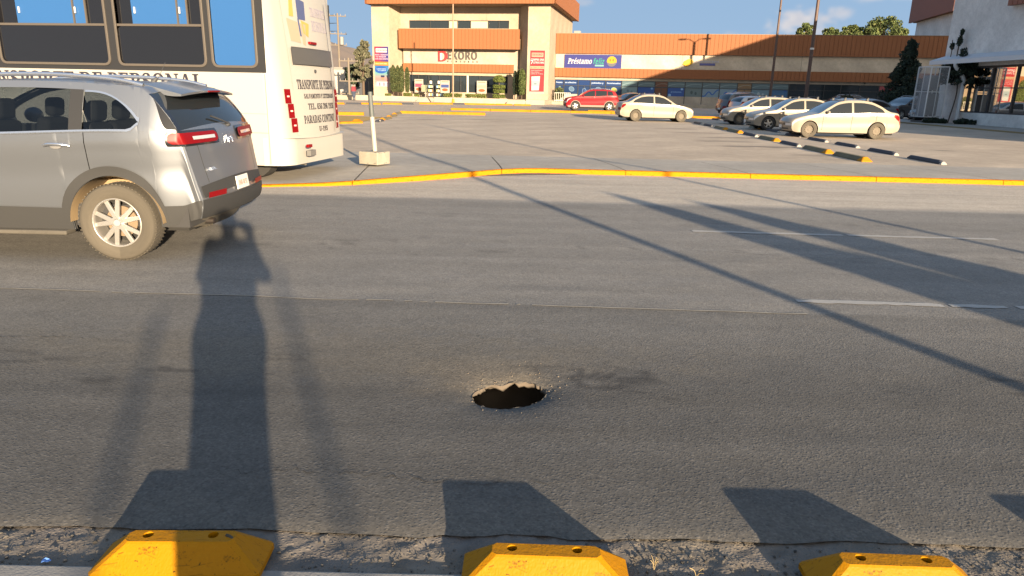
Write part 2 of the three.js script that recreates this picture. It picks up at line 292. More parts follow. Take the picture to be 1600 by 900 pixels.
// ---------------------------------------------------------------- near gutter, kerb and median
const concreteMat = mat(0.27, 0.26, 0.25, 0.9, { map: dustTex, bumpMap: plasterBump, bumpScale: 0.0015 });
{
  const g = grid(420, 14, (u, v) => { const x = lerp(-4.2, 4.2, u), z = lerp(-2.34, -2.035, v), e = smooth(0.55, 1, v); return [x, -0.016 + 0.022 * (fbm(x * 22, z * 30, 101, 4) - 0.5) + 0.018 * e * (fbm(x * 9, z * 16, 105, 3) - 0.35), z]; });
  const C = [], p = g.attributes.position; for (let i = 0; i < p.count; i++) { const x = p.getX(i), z = p.getZ(i), n = fbm(x * 16, z * 22, 111, 4), m = fbm(x * 3, z * 3, 113, 2), k = 0.65 + 0.8 * n; C.push(0.125 * k * (0.9 + 0.3 * m), 0.11 * k * (0.9 + 0.25 * m), 0.094 * k); }
  g.setAttribute('color', new THREE.Float32BufferAttribute(C, 3));
  const gutter = struct('gutter', [g, ...[[-320, -4.2], [4.2, 320]].map(([a, b]) => { const q = grid(8, 1, (u, v) => [lerp(a, b, u), -0.016, lerp(-2.34, -2.035, v)]); q.setAttribute('color', new THREE.Float32BufferAttribute(new Array(q.attributes.position.count).fill([0.145, 0.125, 0.104]).flat(), 3)); return q; })], new THREE.MeshStandardMaterial({ color: RGB(1, 1, 1), vertexColors: true, roughness: 0.95, bumpMap: asphBump, bumpScale: 0.004, side: THREE.DoubleSide }));
  const r = rng(12), st = [], geoms = [0, 1, 2].map((k) => { const q = new THREE.IcosahedronGeometry(1, 0), pp = q.attributes.position; for (let i = 0; i < pp.count; i++) { const h = 0.75 + 0.5 * noise2(pp.getX(i) * 3 + k * 7, pp.getY(i) * 3 + pp.getZ(i) * 2, 9); pp.setXYZ(i, pp.getX(i) * h, pp.getY(i) * h * 0.75, pp.getZ(i) * h); } q.computeVertexNormals(); return q; });
  for (let k = 0; k < 5500; k++) {
    const x = -3.2 + r() * 6.4, zz = r(), z = lerp(-2.30, -2.045, Math.pow(zz, 0.55)), dens = fbm(x * 2.2, 5, 121, 3); if (r() > 0.2 + 1.5 * (dens - 0.25)) continue;
    const s = 0.0014 + Math.pow(r(), 6) * 0.006, q = geoms[k % 3].clone(); q.scale(s, s, s * (0.8 + r() * 0.6)); q.rotateY(r() * 6.28); q.translate(x, -0.013 + s * 0.15 + 0.010 * (fbm(x * 22, z * 30, 101, 4) - 0.5), z);
    const t = 0.035 + 0.06 * r(), w = r() * 0.35; q.setAttribute('color', new THREE.Float32BufferAttribute(new Array(q.attributes.position.count).fill([t * (1 + 0.1 * w), t * (0.93), t * (0.86 - 0.2 * w)]).flat(), 3)); st.push(q);
  }
  const gr = part('gravel', st, new THREE.MeshStandardMaterial({ color: RGB(1, 1, 1), vertexColors: true, roughness: 0.95 }), gutter); gr.userData.kind = 'stuff';
  const med = structGroup('median'), KB = -2.055;
  for (let k = -12; k < 12; k++) { const g2 = rbx(k * 1.6 + 0.25 + 0.004, -0.25, KB, k * 1.6 + 1.85 - 0.004, 0.0, KB + 0.34, 0.014, 2); part('kerb_stone', g2, concreteMat, med); }
  part('paving', merge([bx(-320, -0.25, KB + 0.345, 320, -0.004, 9), bx(-320, -0.25, KB + 0.001, -18.98, 0.0, KB + 0.344), bx(19.06, -0.25, KB + 0.001, 320, 0.0, KB + 0.344)]), mat(0.24, 0.21, 0.175, 0.95, { map: dustTex, bumpMap: plasterBump, bumpScale: 0.003 }), med);
  struct('opposite_road', grid(8, 2, (u, v) => [lerp(-320, 320, u), -0.004, lerp(9.0, 21, v)]), mat(0.11, 0.105, 0.10, 0.93));
  // dry weeds in the gutter and a scrap of blue plastic
  const wr = rng(8);
  for (const [x, z, lab, n] of [[0.52, -2.11, 'dry straw weed sprouting in the gutter right of the middle yellow wheel stop', 6], [0.66, -2.075, 'pale dry weed at the kerb edge between middle and right yellow wheel stops', 4]]) {
    const bl = []; for (let k = 0; k < n; k++) { const a = wr() * 6.28, h = 0.018 + wr() * 0.022, l = 0.01 + wr() * 0.03; bl.push(tube([[x, -0.012, z], [x + Math.cos(a) * l * 0.4, h * 0.6, z + Math.sin(a) * l * 0.4], [x + Math.cos(a) * l, h, z + Math.sin(a) * l]], 0.0011, 4, 5)); }
    tag(part('dry_weed', bl, mat(0.36, 0.27, 0.13, 0.9)), lab, 'weed', 'weeds in the gutter');
  }
  const sc = grid(5, 4, (u, v) => [-1.60 + 0.030 * u + 0.006 * v, -0.002 + 0.012 * noise2(u * 3, v * 3, 3), -2.075 + 0.018 * v]); tag(part('plastic_scrap', sc, mat(0.10, 0.22, 0.55, 0.5)), 'small scrap of crumpled blue plastic lying at the left kerb edge', 'litter');
}

// ---------------------------------------------------------------- far kerb, sidewalk, plaza
const kerbPath = [[62, -12.55], [30, -13.3], [9.95, -13.83], [0.35, -14.08], [-0.15, -13.85], [-1.62, -12.5], [-2.96, -11.55], [-4.3, -11.22], [-8, -11.1], [-40, -11.1]];
const kerbH = (x) => 0.02 + 0.068 * smooth(-4.6, -1.2, x);
const kerbTex = canvasTex(1024, 64, (c, w, h) => { c.fillStyle = '#fff'; c.fillRect(0, 0, w, h); const r = rng(23); for (let k = 0; k < 900; k++) { c.fillStyle = `rgba(150,120,60,${0.25 * r()})`; c.fillRect(r() * w, r() * h, 1 + r() * 14, 1 + r() * 3); } for (let k = 0; k < 70; k++) { c.fillStyle = `rgba(70,66,60,${0.35 + 0.5 * r()})`; c.beginPath(); const x = r() * w, y = h * (r() < 0.7 ? 0.2 + 0.25 * r() : r()), s = 2 + r() * 9; c.moveTo(x, y); for (let q = 0; q < 6; q++) c.lineTo(x + (r() - 0.5) * s * 2.4, y + (r() - 0.5) * s); c.fill(); } for (let k = 0; k < 26; k++) { c.fillStyle = `rgba(40,38,36,${0.12 + 0.2 * r()})`; c.fillRect(r() * w, h * 0.05 + r() * h * 0.3, 12 + r() * 60, 1 + r() * 4); } });
kerbTex.wrapS = kerbTex.wrapT = THREE.RepeatWrapping;
const yellowKerb = phys(0.56, 0.19, 0.008, 0.85, { specularIntensity: 0.1, map: kerbTex, bumpMap: plasterBump, bumpScale: 0.0015 });
const paleConcrete = mat(0.38, 0.345, 0.30, 0.92, { map: dustTex, bumpMap: plasterBump, bumpScale: 0.0015 });
const zAt = (x) => { for (let i = 0; i < kerbPath.length - 1; i++) { const [a, za] = kerbPath[i], [b, zb] = kerbPath[i + 1]; if (x <= a && x >= b) return lerp(za, zb, (x - a) / (b - a)); } return x > 62 ? -12.55 : -11.1; };
const edgeZ = (x) => -17.4 + 0.02 * x;                      // back of the sidewalk
{
  const kerb = structGroup('kerb'), walk = structGroup('sidewalk');
  const cuts = []; for (let x = 61; x > -39; x -= 2.45) cuts.push(x);
  for (let k = 0; k < cuts.length - 1; k++) {
    const a = cuts[k] - 0.006, b = cuts[k + 1] + 0.006, n = 6, prof = (x) => { const z = zAt(x), h = kerbH(x); return [[-0.05, z], [h - 0.012, z - 0.012], [h, z - 0.028], [h, z - 0.16], [-0.05, z - 0.16]]; };
    const g = grid(n, 4, (u, v) => { const x = lerp(a, b, u), p = prof(x)[Math.round(v * 4)]; return [x, p[0], p[1], x / 4.1, [0, 0.5, 0.62, 0.98, 1][Math.round(v * 4)]]; });
    part('kerb_stone', toCreasedNormals(g, 0.6), cuts[k] < -4.2 ? paleConcrete : yellowKerb, kerb);
  }
  for (let k = 0; k < cuts.length - 1; k++) {
    const a = cuts[k] - 0.009, b = cuts[k + 1] + 0.009;
    const g = grid(6, 8, (u, v) => { const x0 = lerp(a, b, u), z0 = zAt(x0) - 0.164, z1 = edgeZ(x0), z = lerp(z0, z1, v), x = x0 - 0.10 * (z0 - z); const h = lerp(kerbH(x0) - 0.002, 0.033, smooth(0.1, 1, v)); return [x, h + 0.003 * (noise2(x * 0.8, z * 0.8, 131) - 0.5), z]; });
    part('slab', g, paleConcrete, walk);
  }
  part('slab_bed', grid(40, 2, (u, v) => { const x = lerp(-38, 61, u); return [x, kerbH(x) * 0.2 - 0.01, lerp(zAt(x) - 0.1, edgeZ(x) - 0.4, v)]; }), mat(0.10, 0.09, 0.08, 0.95), walk);
}
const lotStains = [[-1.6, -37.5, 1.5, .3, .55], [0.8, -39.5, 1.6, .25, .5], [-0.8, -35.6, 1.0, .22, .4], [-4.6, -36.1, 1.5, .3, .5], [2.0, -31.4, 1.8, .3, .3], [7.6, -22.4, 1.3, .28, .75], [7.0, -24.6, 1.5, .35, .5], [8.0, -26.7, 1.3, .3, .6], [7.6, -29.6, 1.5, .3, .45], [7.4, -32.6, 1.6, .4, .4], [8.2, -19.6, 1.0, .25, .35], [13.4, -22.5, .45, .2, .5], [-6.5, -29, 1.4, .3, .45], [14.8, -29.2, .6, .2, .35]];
{
  const g = grid(230, 300, (u, v) => { const x = lerp(-22, 36, u), z = lerp(-17.0, -80, Math.pow(v, 1.35)); return [x, 0.03 + 0.012 * (fbm(x * 0.25, z * 0.25, 141, 2) - 0.5) + (v === 0 ? -0.012 : 0), z]; });
  const p = g.attributes.position, C = [];
  for (let i = 0; i < p.count; i++) {
    const x = p.getX(i), z = p.getZ(i), n = fbm(x * 0.22, z * 0.22, 151, 4) - 0.5, s = fbm(x * 0.10, z * 1.3, 152, 4) - 0.5, f = fbm(x * 2.2, z * 2.2, 153, 3) - 0.5; let k = 1 + 0.22 * n + 0.16 * s + 0.10 * f, r = 0.46 * k, gg = 0.375 * k, b = 0.29 * k;
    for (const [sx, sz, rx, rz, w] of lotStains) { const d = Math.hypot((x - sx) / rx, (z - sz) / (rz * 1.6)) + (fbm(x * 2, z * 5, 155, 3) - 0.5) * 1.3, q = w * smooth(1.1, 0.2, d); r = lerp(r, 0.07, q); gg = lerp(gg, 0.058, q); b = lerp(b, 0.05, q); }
    C.push(r, gg, b);
  }
  g.setAttribute('color', new THREE.Float32BufferAttribute(C, 3));
  const frame = [[-320, -22, -11.2, -150], [36, 320, -13, -150], [-22, 36, -80, -150]].map(([a, b, c, d]) => { const q = grid(10, 10, (u, v) => [lerp(a, b, u), 0.026, lerp(c, d, v)]); q.setAttribute('color', new THREE.Float32BufferAttribute(new Array(q.attributes.position.count).fill([0.46, 0.375, 0.29]).flat(), 3)); return q; });
  struct('parking_lot', [g, ...frame], new THREE.MeshStandardMaterial({ color: RGB(1, 1, 1), vertexColors: true, map: dustTex, bumpMap: plasterBump, bumpScale: 0.004, roughness: 0.92, side: THREE.DoubleSide }));
  struct('ground', [[-5000, 5000, -150, -6000], [-5000, -320, 25, -150], [320, 5000, 25, -150], [-5000, 5000, 4000, 25], [-320, 320, 25, 21]].map(([a, b, c, d]) => grid(4, 4, (u, v) => [lerp(a, b, u), -0.02, lerp(c, d, v)])), mat(0.26, 0.215, 0.165, 0.95));
}
// ---------------------------------------------------------------- vehicles
const tyreMat = mat(0.030, 0.028, 0.026, 0.9), dustyTyre = mat(0.092, 0.08, 0.063, 0.95, { map: dustTex }), steelDust = mat(0.145, 0.12, 0.09, 0.85), alloy = phys(0.46, 0.44, 0.41, 0.4, { metalness: 0.7 });
const darkPlastic = mat(0.045, 0.046, 0.05, 0.65), greyPlastic = mat(0.085, 0.084, 0.083, 0.75, { map: dustTex }), blackGloss = phys(0.012, 0.012, 0.014, 0.15, { clearcoat: 0.5 }), chrome = phys(0.75, 0.75, 0.76, 0.15, { metalness: 1 });
const darkGlass = phys(0.016, 0.019, 0.022, 0.05), windshieldGlass = phys(0.05, 0.062, 0.07, 0.04, { clearcoat: 0.6, clearcoatRoughness: 0.03 });
const redLens = phys(0.16, 0.003, 0.005, 0.35, { specularIntensity: 0.3 }), clearLens = phys(0.55, 0.55, 0.55, 0.12, { metalness: 0.3, clearcoat: 1 }), wellDark = mat(0.02, 0.019, 0.018, 0.95), plateWhite = mat(0.62, 0.60, 0.56, 0.6);
function lathe(pts, seg = 36) { const g = new THREE.LatheGeometry(pts.map(([r, z]) => new THREE.Vector2(r, z)), seg); g.rotateX(Math.PI / 2); return g; }   // axis along z, outer side at +z
function makeWheel(parent, x, z, R, width, style, flip, tMat) {
  const w = new THREE.Group(); w.name = 'wheel'; w.position.set(x, R, z); w.rotation.y = flip ? Math.PI : 0; parent.add(w);
  const rim = R * (style === 'alloy_big' ? 0.645 : 0.62), h = width / 2;
  const ty = part('tyre', lathe([[rim * 0.97, -h * 0.8], [rim * 1.02, -h], [R * 0.86, -h * 1.02], [R * 0.965, -h * 0.86], [R, -h * 0.6], [R, h * 0.6], [R * 0.965, h * 0.86], [R * 0.93, h * 0.97], [R * 0.86, h * 1.02], [R * 0.76, h * 1.0], [rim * 1.02, h * 0.96], [rim * 0.97, h * 0.8]], 44), tMat ?? tyreMat, w);
  if (style === 'alloy_big') {   // tread grooves
    const gr = []; for (let k = 0; k < 60; k++) { const a = k / 60 * 6.283; for (const s of [-1, 1]) { const b = bx(-0.006, -0.004, 0.012, 0.006, 0.005, h * 0.86); b.rotateY(s * 0.35); b.translate(0, R - 0.0042, 0); if (s < 0) b.rotateY(Math.PI); b.rotateZ(a + (s < 0 ? 0.05 : 0)); gr.push(b); } }
    part('tread', gr, tMat ?? tyreMat, ty).userData.kind = 'stuff';
  }
  const rg = [lathe([[rim * 0.99, h * 0.8], [rim * 0.985, h * 0.93], [rim * 0.93, h * 0.90], [rim * 0.90, h * 0.6], [rim * 0.86, -h * 0.6]], 40)];
  const zf = h * 0.72;
  if (style === 'steel') {
    rg.push(lathe([[0.001, zf * 0.8], [rim * 0.18, zf * 0.82], [rim * 0.30, zf * 0.55], [rim * 0.52, zf * 0.62], [rim * 0.66, zf * 0.9], [rim * 0.8, zf * 0.55], [rim * 0.9, zf * 0.5]], 32));
    const r = part('rim', rg, steelDust, w); const hl = []; for (let k = 0; k < 12; k++) { const a = k / 12 * 6.283, c = new THREE.CylinderGeometry(rim * 0.075, rim * 0.075, 0.01, 8); c.rotateX(Math.PI / 2); c.translate(Math.cos(a) * rim * 0.76, Math.sin(a) * rim * 0.76, zf * 0.74); hl.push(c); } part('vent_holes', hl, wellDark, r).userData.kind = 'stuff';
  } else {
    const n = 5, pair = style === 'alloy_big' ? 0.24 : 0;
    const spoke = (a0, a1, w0, w1) => { const A = [Math.cos(a0) * rim * 0.16, Math.sin(a0) * rim * 0.16], B = [Math.cos(a1) * rim * 0.93, Math.sin(a1) * rim * 0.93], dx = B[0] - A[0], dy = B[1] - A[1], l = Math.hypot(dx, dy), px = -dy / l, py = dx / l; const s = poly([[A[0] + px * w0, A[1] + py * w0], [B[0] + px * w1, B[1] + py * w1], [B[0] - px * w1, B[1] - py * w1], [A[0] - px * w0, A[1] - py * w0]], 0.018, 0.006); const q = s.attributes.position; for (let i = 0; i < q.count; i++) { const rr = Math.hypot(q.getX(i), q.getY(i)) / rim; q.setZ(i, q.getZ(i) + zf * 0.62 + 0.022 * (1 - (rr - 0.35) ** 2 * 1.5)); } s.computeVertexNormals(); return s; };
    for (let k = 0; k < n; k++) { const a = Math.PI / 2 + k / n * 6.283 + 0.18; if (pair) for (const s of [-1, 1]) rg.push(spoke(a + s * 0.09, a + s * 0.265, rim * 0.075, rim * 0.058)); else rg.push(spoke(a, a, rim * 0.17, rim * 0.12)); }
    const hub = new THREE.CylinderGeometry(rim * 0.26, rim * 0.3, 0.035, 24); hub.rotateX(Math.PI / 2); hub.translate(0, 0, zf * 0.62 + 0.02); rg.push(hub);
    const r = part('rim', rg, alloy, w);
    if (style === 'alloy_big') { const cap = new THREE.CylinderGeometry(rim * 0.125, rim * 0.125, 0.012, 20); cap.rotateX(Math.PI / 2); cap.translate(0, 0, zf * 0.62 + 0.042); part('hub_cap', cap, mat(0.25, 0.26, 0.28, 0.4), r); const nuts = []; for (let k = 0; k < 5; k++) { const a = k / 5 * 6.283 + 0.5, c = new THREE.CylinderGeometry(0.011, 0.011, 0.016, 6); c.rotateX(Math.PI / 2); c.translate(Math.cos(a) * rim * 0.21, Math.sin(a) * rim * 0.21, zf * 0.62 + 0.04); nuts.push(c); } part('lug_nuts', nuts, mat(0.2, 0.19, 0.18, 0.5), r).userData.kind = 'stuff'; }
    const disc = new THREE.CylinderGeometry(rim * 0.62, rim * 0.62, 0.012, 28); disc.rotateX(Math.PI / 2); disc.translate(0, 0, zf * 0.05); part('brake_disc', disc, mat(0.19, 0.135, 0.085, 0.7), w);
    const back = new THREE.CylinderGeometry(rim * 0.88, rim * 0.88, 0.01, 28); back.rotateX(Math.PI / 2); back.translate(0, 0, -h * 0.5); part('brake_shield', back, wellDark, w);
  }
  return w;
}
// A car body as patches over one smooth shape. Local axes: front at x = -L/2, y up, both sides +-z. spec x runs 0 (nose) .. L (tail).
function carBuilder(S) {
  const L = S.L, hw = S.hw, top = pchip(S.top), beltF = pchip(S.belt), plan = pchip(S.plan), sill = pchip(S.sill), inF = pchip(S.insetF ?? [[0.2, 0.12], [0.36, 0.02], [0.5, 0], [0.7, 0.02], [1, 0.05]]), inR = pchip(S.insetR ?? [[0.2, 0.12], [0.36, 0.03], [0.5, 0], [0.7, 0.03], [1, 0.06], [1.5, 0.06]]);
  const belt = (x) => Math.min(beltF(x), top(x) - 0.015);
  const halfW = (x, y) => { const p = plan(x), b = belt(x); if (y <= b) { const t = (b - y) / 0.7; return p - 0.055 * t * t + 0.010 * Math.exp(-(((y - (b - 0.10)) / 0.05) ** 2)) - 0.014 * Math.exp(-(((y - (b - 0.36)) / 0.10) ** 2)); } const t = y - b; return p - S.tumble * t - 0.16 * t * t; };
  const xf0 = 0.95, D = (x, y, z) => { const zn = (z / hw) ** 2, f = clamp((xf0 - x) / xf0), r = clamp((x - (L - xf0)) / xf0); x += S.bowF * zn * f * f + inF(y) * f * f * f; x -= S.bowR * zn * r * r + inR(y) * r * r * r; if (S.mapX) x = S.mapX(x); return [x - L / 2, y, z]; };
  const archY = (x, grow = 0) => { let y = -1; for (const a of S.wheels) { const r = S.archR + grow, d = Math.abs(x - a); if (d < r) y = Math.max(y, S.R + Math.sqrt(r * r - d * d)); } return y; };
  const low = (x) => Math.max(sill(x), archY(x));
  const out = (g, cz = 0) => { // wind faces outward
    const p = g.attributes.position, id = g.index.array; let s = 0; const a = new THREE.Vector3(), b = new THREE.Vector3(), c = new THREE.Vector3();
    for (let k = 0; k < id.length; k += 3) { a.fromBufferAttribute(p, id[k]); b.fromBufferAttribute(p, id[k + 1]); c.fromBufferAttribute(p, id[k + 2]); const n = b.clone().sub(a).cross(c.clone().sub(a)); const q = a.clone(); q.y -= 0.7; q.x *= 0.5; s += n.dot(q); }
    if (s < 0) for (let k = 0; k < id.length; k += 3) { const t = id[k + 1]; id[k + 1] = id[k + 2]; id[k + 2] = t; }
    return g;
  };
  const raw = (cols, ny, fn) => { const P = [], I = []; for (const x of cols) for (let j = 0; j <= ny; j++) P.push(...fn(x, j / ny)); const m = ny + 1; for (let i = 0; i < cols.length - 1; i++) for (let j = 0; j < ny; j++) { const a = i * m + j; I.push(a, a + 1, a + m, a + 1, a + m + 1, a + m); } const g = new THREE.BufferGeometry(); g.setAttribute('position', new THREE.Float32BufferAttribute(P, 3)); g.setIndex(I); return out(g); };
  const colsOf = (x0, x1, n = 40, extra = []) => { const c = new Set([x0, x1, ...extra]); for (let i = 1; i < n; i++) c.add(lerp(x0, x1, i / n)); for (const w of S.wheels) for (let k = 0; k <= 20; k++) c.add(w - S.archR * 0.9995 * Math.cos(k / 20 * Math.PI)); for (const w of S.wheels) { c.add(w - S.archR - 0.001); c.add(w + S.archR + 0.001); } return [...c].filter((x) => x >= x0 - 1e-9 && x <= x1 + 1e-9).sort((a, b) => a - b); };
  const side = (cols, lo, hi, ny, off = 0, sides = [1, -1]) => sides.map((s) => raw(cols, ny, (x, v) => { const y = lerp(lo(x), Math.max(lo(x), hi(x)), v); return D(x, y, s * (halfW(x, y) + off)); }));
  const crown = (x) => S.crown ? S.crown(x) : 0.045;
  const topP = (x0, x1, nx, f0, f1, nz, off = 0, inset = 0) => { const cols = []; for (let i = 0; i <= nx; i++) cols.push(lerp(x0, x1, i / nx)); return raw(cols, nz, (x, v) => { const y = top(x), w = halfW(x, y), q = lerp(f0, f1, v), z = q * w; const n = top(x + 0.01) - top(x - 0.01), l = Math.hypot(n, 0.02); return D(x - n / l * off, y + crown(x) * (1 - q * q) + 0.02 / l * off - inset, z); }); };
  const end = (front, y0, y1, f0, f1, ny = 6, nz = 14, off = 0) => { const cols = []; for (let i = 0; i <= nz; i++) cols.push(lerp(f0, f1, i / nz)); const x = front ? 0 : L; return raw(cols, ny, (q, v) => { const y = lerp(y0, y1, v), w = halfW(x, y), p = D(x, y + (Math.abs(y1 - top(x)) < 1e-6 ? crown(x) * (1 - q * q) * v : 0), q * w); p[0] += front ? -off : off; return p; }); };
  const fuse = (list, crease = 0.75) => { let g = mergeGeometries(list.flat().map((q) => { q.deleteAttribute('uv'); q.deleteAttribute('normal'); return q; })); g = mergeVertices(g, 1e-4); g.computeVertexNormals(); return toCreasedNormals(g, crease); };
  return { S, L, hw, top, belt, halfW, D, low, archY, side, topP, end, fuse, colsOf, raw, sill };
}
const SPEC = {
  sedan: { L: 4.38, hw: 0.85, R: 0.31, archR: 0.345, wheels: [0.84, 3.39], tumble: 0.36, bowF: 0.22, bowR: 0.16,
    top: [[0, .55], [.05, .63], [.16, .70], [.45, .78], [.9, .865], [1.12, .91], [1.5, 1.14], [1.92, 1.36], [2.3, 1.42], [2.7, 1.425], [3.05, 1.385], [3.4, 1.25], [3.72, 1.07], [3.92, 1.005], [4.22, .975], [4.34, .90], [4.38, .74]],
    belt: [[0, .58], [1.12, .90], [2.2, .93], [3.4, .975], [4.38, .95]], plan: [[0, .76], [.4, .83], [1, .85], [3.4, .85], [4.1, .81], [4.38, .76]], sill: [[0, .24], [.3, .20], [1.2, .215], [3, .215], [4.1, .24], [4.38, .32]],
    cowl: 1.14, roofF: 1.95, roofR: 3.02, deck: 3.80, wins: [[1.40, 2.36], [2.44, 3.62]], wtGap: 0.085, seams: [1.32, 2.40, 3.30], handles: [2.14, 3.14] },
  hatch: { L: 4.07, hw: 0.86, R: 0.305, archR: 0.34, wheels: [0.82, 3.40], tumble: 0.36, bowF: 0.26, bowR: 0.16,
    top: [[0, .56], [.05, .66], [.16, .75], [.45, .84], [.9, .92], [1.05, .95], [1.45, 1.18], [1.9, 1.38], [2.3, 1.43], [2.8, 1.43], [3.3, 1.39], [3.65, 1.28], [3.9, 1.06], [4.0, .90], [4.07, .72]],
    belt: [[0, .60], [1.05, .92], [2.2, .955], [3.4, 1.01], [4.07, .98]], plan: [[0, .76], [.4, .83], [1, .86], [3.3, .86], [3.9, .82], [4.07, .77]], sill: [[0, .23], [.3, .19], [1.2, .20], [3, .20], [3.8, .24], [4.07, .32]],
    cowl: 1.07, roofF: 1.93, roofR: 3.55, deck: 3.93, wins: [[1.32, 2.30], [2.38, 3.50]], wtGap: 0.085, seams: [1.25, 2.34, 3.28], handles: [2.08, 3.05] },
  suv: { L: 4.52, hw: 0.92, R: 0.345, archR: 0.385, wheels: [0.90, 3.60], tumble: 0.33, bowF: 0.24, bowR: 0.16,
    top: [[0, .70], [.05, .80], [.16, .90], [.5, .99], [1.0, 1.07], [1.18, 1.10], [1.6, 1.36], [2.05, 1.57], [2.5, 1.62], [3.1, 1.615], [3.7, 1.575], [4.0, 1.50], [4.25, 1.24], [4.36, 1.10], [4.44, .90], [4.52, .70]],
    belt: [[0, .72], [1.18, 1.06], [2.4, 1.09], [3.7, 1.17], [4.52, 1.15]], plan: [[0, .82], [.4, .89], [1, .92], [3.6, .92], [4.25, .87], [4.52, .81]], sill: [[0, .30], [.3, .24], [1.3, .28], [3.1, .28], [4.2, .30], [4.52, .38]],
    cowl: 1.20, roofF: 2.08, roofR: 3.96, deck: 4.33, wins: [[1.42, 2.42], [2.50, 3.36], [3.43, 3.98]], wtGap: 0.085, seams: [1.35, 2.46, 3.40], handles: [2.24, 3.12], cladding: true },
};
function makeCar(kind, paint, pos, turn, name, label, category, group, o = {}) {
  const S = SPEC[kind], B = carBuilder(S), t = thing(name, label, category, pos, turn, group), L = S.L, E = 0.0015;
  const wb = (x) => B.belt(x) + 0.015, wt = (x) => { let y = B.top(x) - S.wtGap; const last = S.wins[S.wins.length - 1][1]; return Math.min(y, lerp(2, wb(x), smooth(last - 0.45, last, x)) ); };
  const inWin = (x) => S.wins.some(([a, b]) => x >= a && x <= b) && wt(x) > wb(x) + 0.004;
  const ex = S.wins.flatMap(([a, b]) => [a - E, a, b, b + E]);
  const lowHi = (x) => inWin(x) ? wb(x) : B.belt(x), upLo = (x) => inWin(x) ? wt(x) : B.belt(x);
  const all = B.colsOf(0, L, 54, ex);
  const body = [B.side(all, B.low, lowHi, 9), B.side(all, upLo, B.top, 4), B.topP(0, S.cowl, 14, -1, 1, 12), B.topP(S.cowl, S.roofF, 8, -1, -0.9, 1), B.topP(S.cowl, S.roofF, 8, 0.9, 1, 1), B.topP(S.roofF, S.roofR, 12, -1, 1, 12), B.topP(S.roofR, S.deck, 8, -1, -0.86, 1), B.topP(S.roofR, S.deck, 8, 0.86, 1, 1), B.topP(S.deck, L, 10, -1, 1, 12), B.end(true, B.low(0), B.top(0), -1, 1), B.end(false, B.low(L), B.top(L), -1, 1)];
  part('body', B.fuse(body), paint, t);
  for (const [a, b] of S.wins) for (const s of [1, -1]) part('side_window', B.fuse(B.side(B.colsOf(a, b, 16), wb, wt, 5, -0.012, [s])), darkGlass, t);
  part('windshield', B.fuse([B.topP(S.cowl, S.roofF, 10, -0.905, 0.905, 10, -0.008)]), windshieldGlass, t);
  part('rear_window', B.fuse([B.topP(S.roofR, S.deck, 10, -0.865, 0.865, 10, -0.008)]), darkGlass, t);
  const hl = (x) => B.top(x);
  for (const s of [1, -1]) {
    const hy = B.top(0.12);
    part('headlight', B.fuse([B.side(B.colsOf(0.02, 0.52, 8), (x) => hl(x) - lerp(0.17, 0.075, x / 0.52), (x) => hl(x) - 0.035 - 0.02 * x, 3, 0.006, [s]), B.end(true, B.top(0) - 0.11, B.top(0) - 0.02, s * 0.55, s * 1.005, 2, 6, 0.008)]), clearLens, t);
    const ty = B.top(L), sus = kind === 'sedan' ? [L - 0.34, (x) => B.top(x) - 0.22 - 0.02, (x) => B.top(x) - 0.06] : [L - 0.42, (x) => Math.min(B.top(x) - 0.02, 0.86), (x) => Math.min(B.top(x) - 0.005, 1.08)];
    part('taillight', B.fuse([B.side(B.colsOf(sus[0], L - 0.01, 8), (x) => lerp((sus[1](x) + sus[2](x)) / 2, Math.min(sus[1](x), sus[2](x) - 0.03), smooth(sus[0], sus[0] + 0.2, x)), sus[2], 3, 0.006, [s]), B.end(false, ty - 0.14, ty - 0.005, s * 0.55, s * 1.005, 2, 6, 0.008)]), redLens, t);
    const mx = S.cowl + 0.32, my = B.belt(mx) + 0.06, mz = B.halfW(mx, my) + 0.09, mg = new THREE.SphereGeometry(1, 12, 8); mg.scale(0.06, 0.062, 0.10); mg.translate(mx - L / 2, my, s * mz); part('side_mirror', mg, paint, t);
    S.wheels.forEach((w) => part('wheel_well', (() => { const c = new THREE.CylinderGeometry(S.archR - 0.004, S.archR - 0.004, 0.34, 24, 1, true, Math.PI / 2, Math.PI); c.rotateX(Math.PI / 2); const d = new THREE.CircleGeometry(S.archR, 20); d.translate(0, 0, -s * 0.17); c.applyMatrix4(new THREE.Matrix4()); const m = merge([c, d]); m.translate(w - L / 2, S.R, s * (S.hw - 0.23)); return m; })(), wellDark, t));
    S.wheels.forEach((w) => makeWheel(t, w - L / 2, s * (S.hw - 0.105), S.R, 0.2, o.wheel ?? 'steel', s < 0, o.tyre ?? dustyTyre));
    for (const h of S.handles) part('door_handle', rbx(h - 0.09 - L / 2, B.belt(h) - 0.085, s * (B.halfW(h, B.belt(h) - 0.07)) - 0.005 - (s < 0 ? 0.025 : 0), h + 0.07 - L / 2, B.belt(h) - 0.06, s * (B.halfW(h, B.belt(h) - 0.07)) + 0.03 - (s < 0 ? 0.025 : 0), 0.008), paint, t);
  }
  const seamPart = part('door_seams', B.fuse(S.seams.map((x) => B.side([x - 0.005, x + 0.005], (q) => Math.max(B.low(q), 0.3), (q) => lowHi(q), 6, 0.0018)).flat()), wellDark, t); seamPart.userData.kind = 'stuff';
  part('grille', B.fuse([B.end(true, B.top(0) - 0.10, B.top(0) - 0.015, -0.5, 0.5, 2, 10, 0.006)]), blackGloss, t);
  part('air_intake', B.fuse([B.end(true, B.low(0) + 0.05, B.top(0) - 0.2, -0.75, 0.75, 2, 10, 0.006)]), darkPlastic, t);
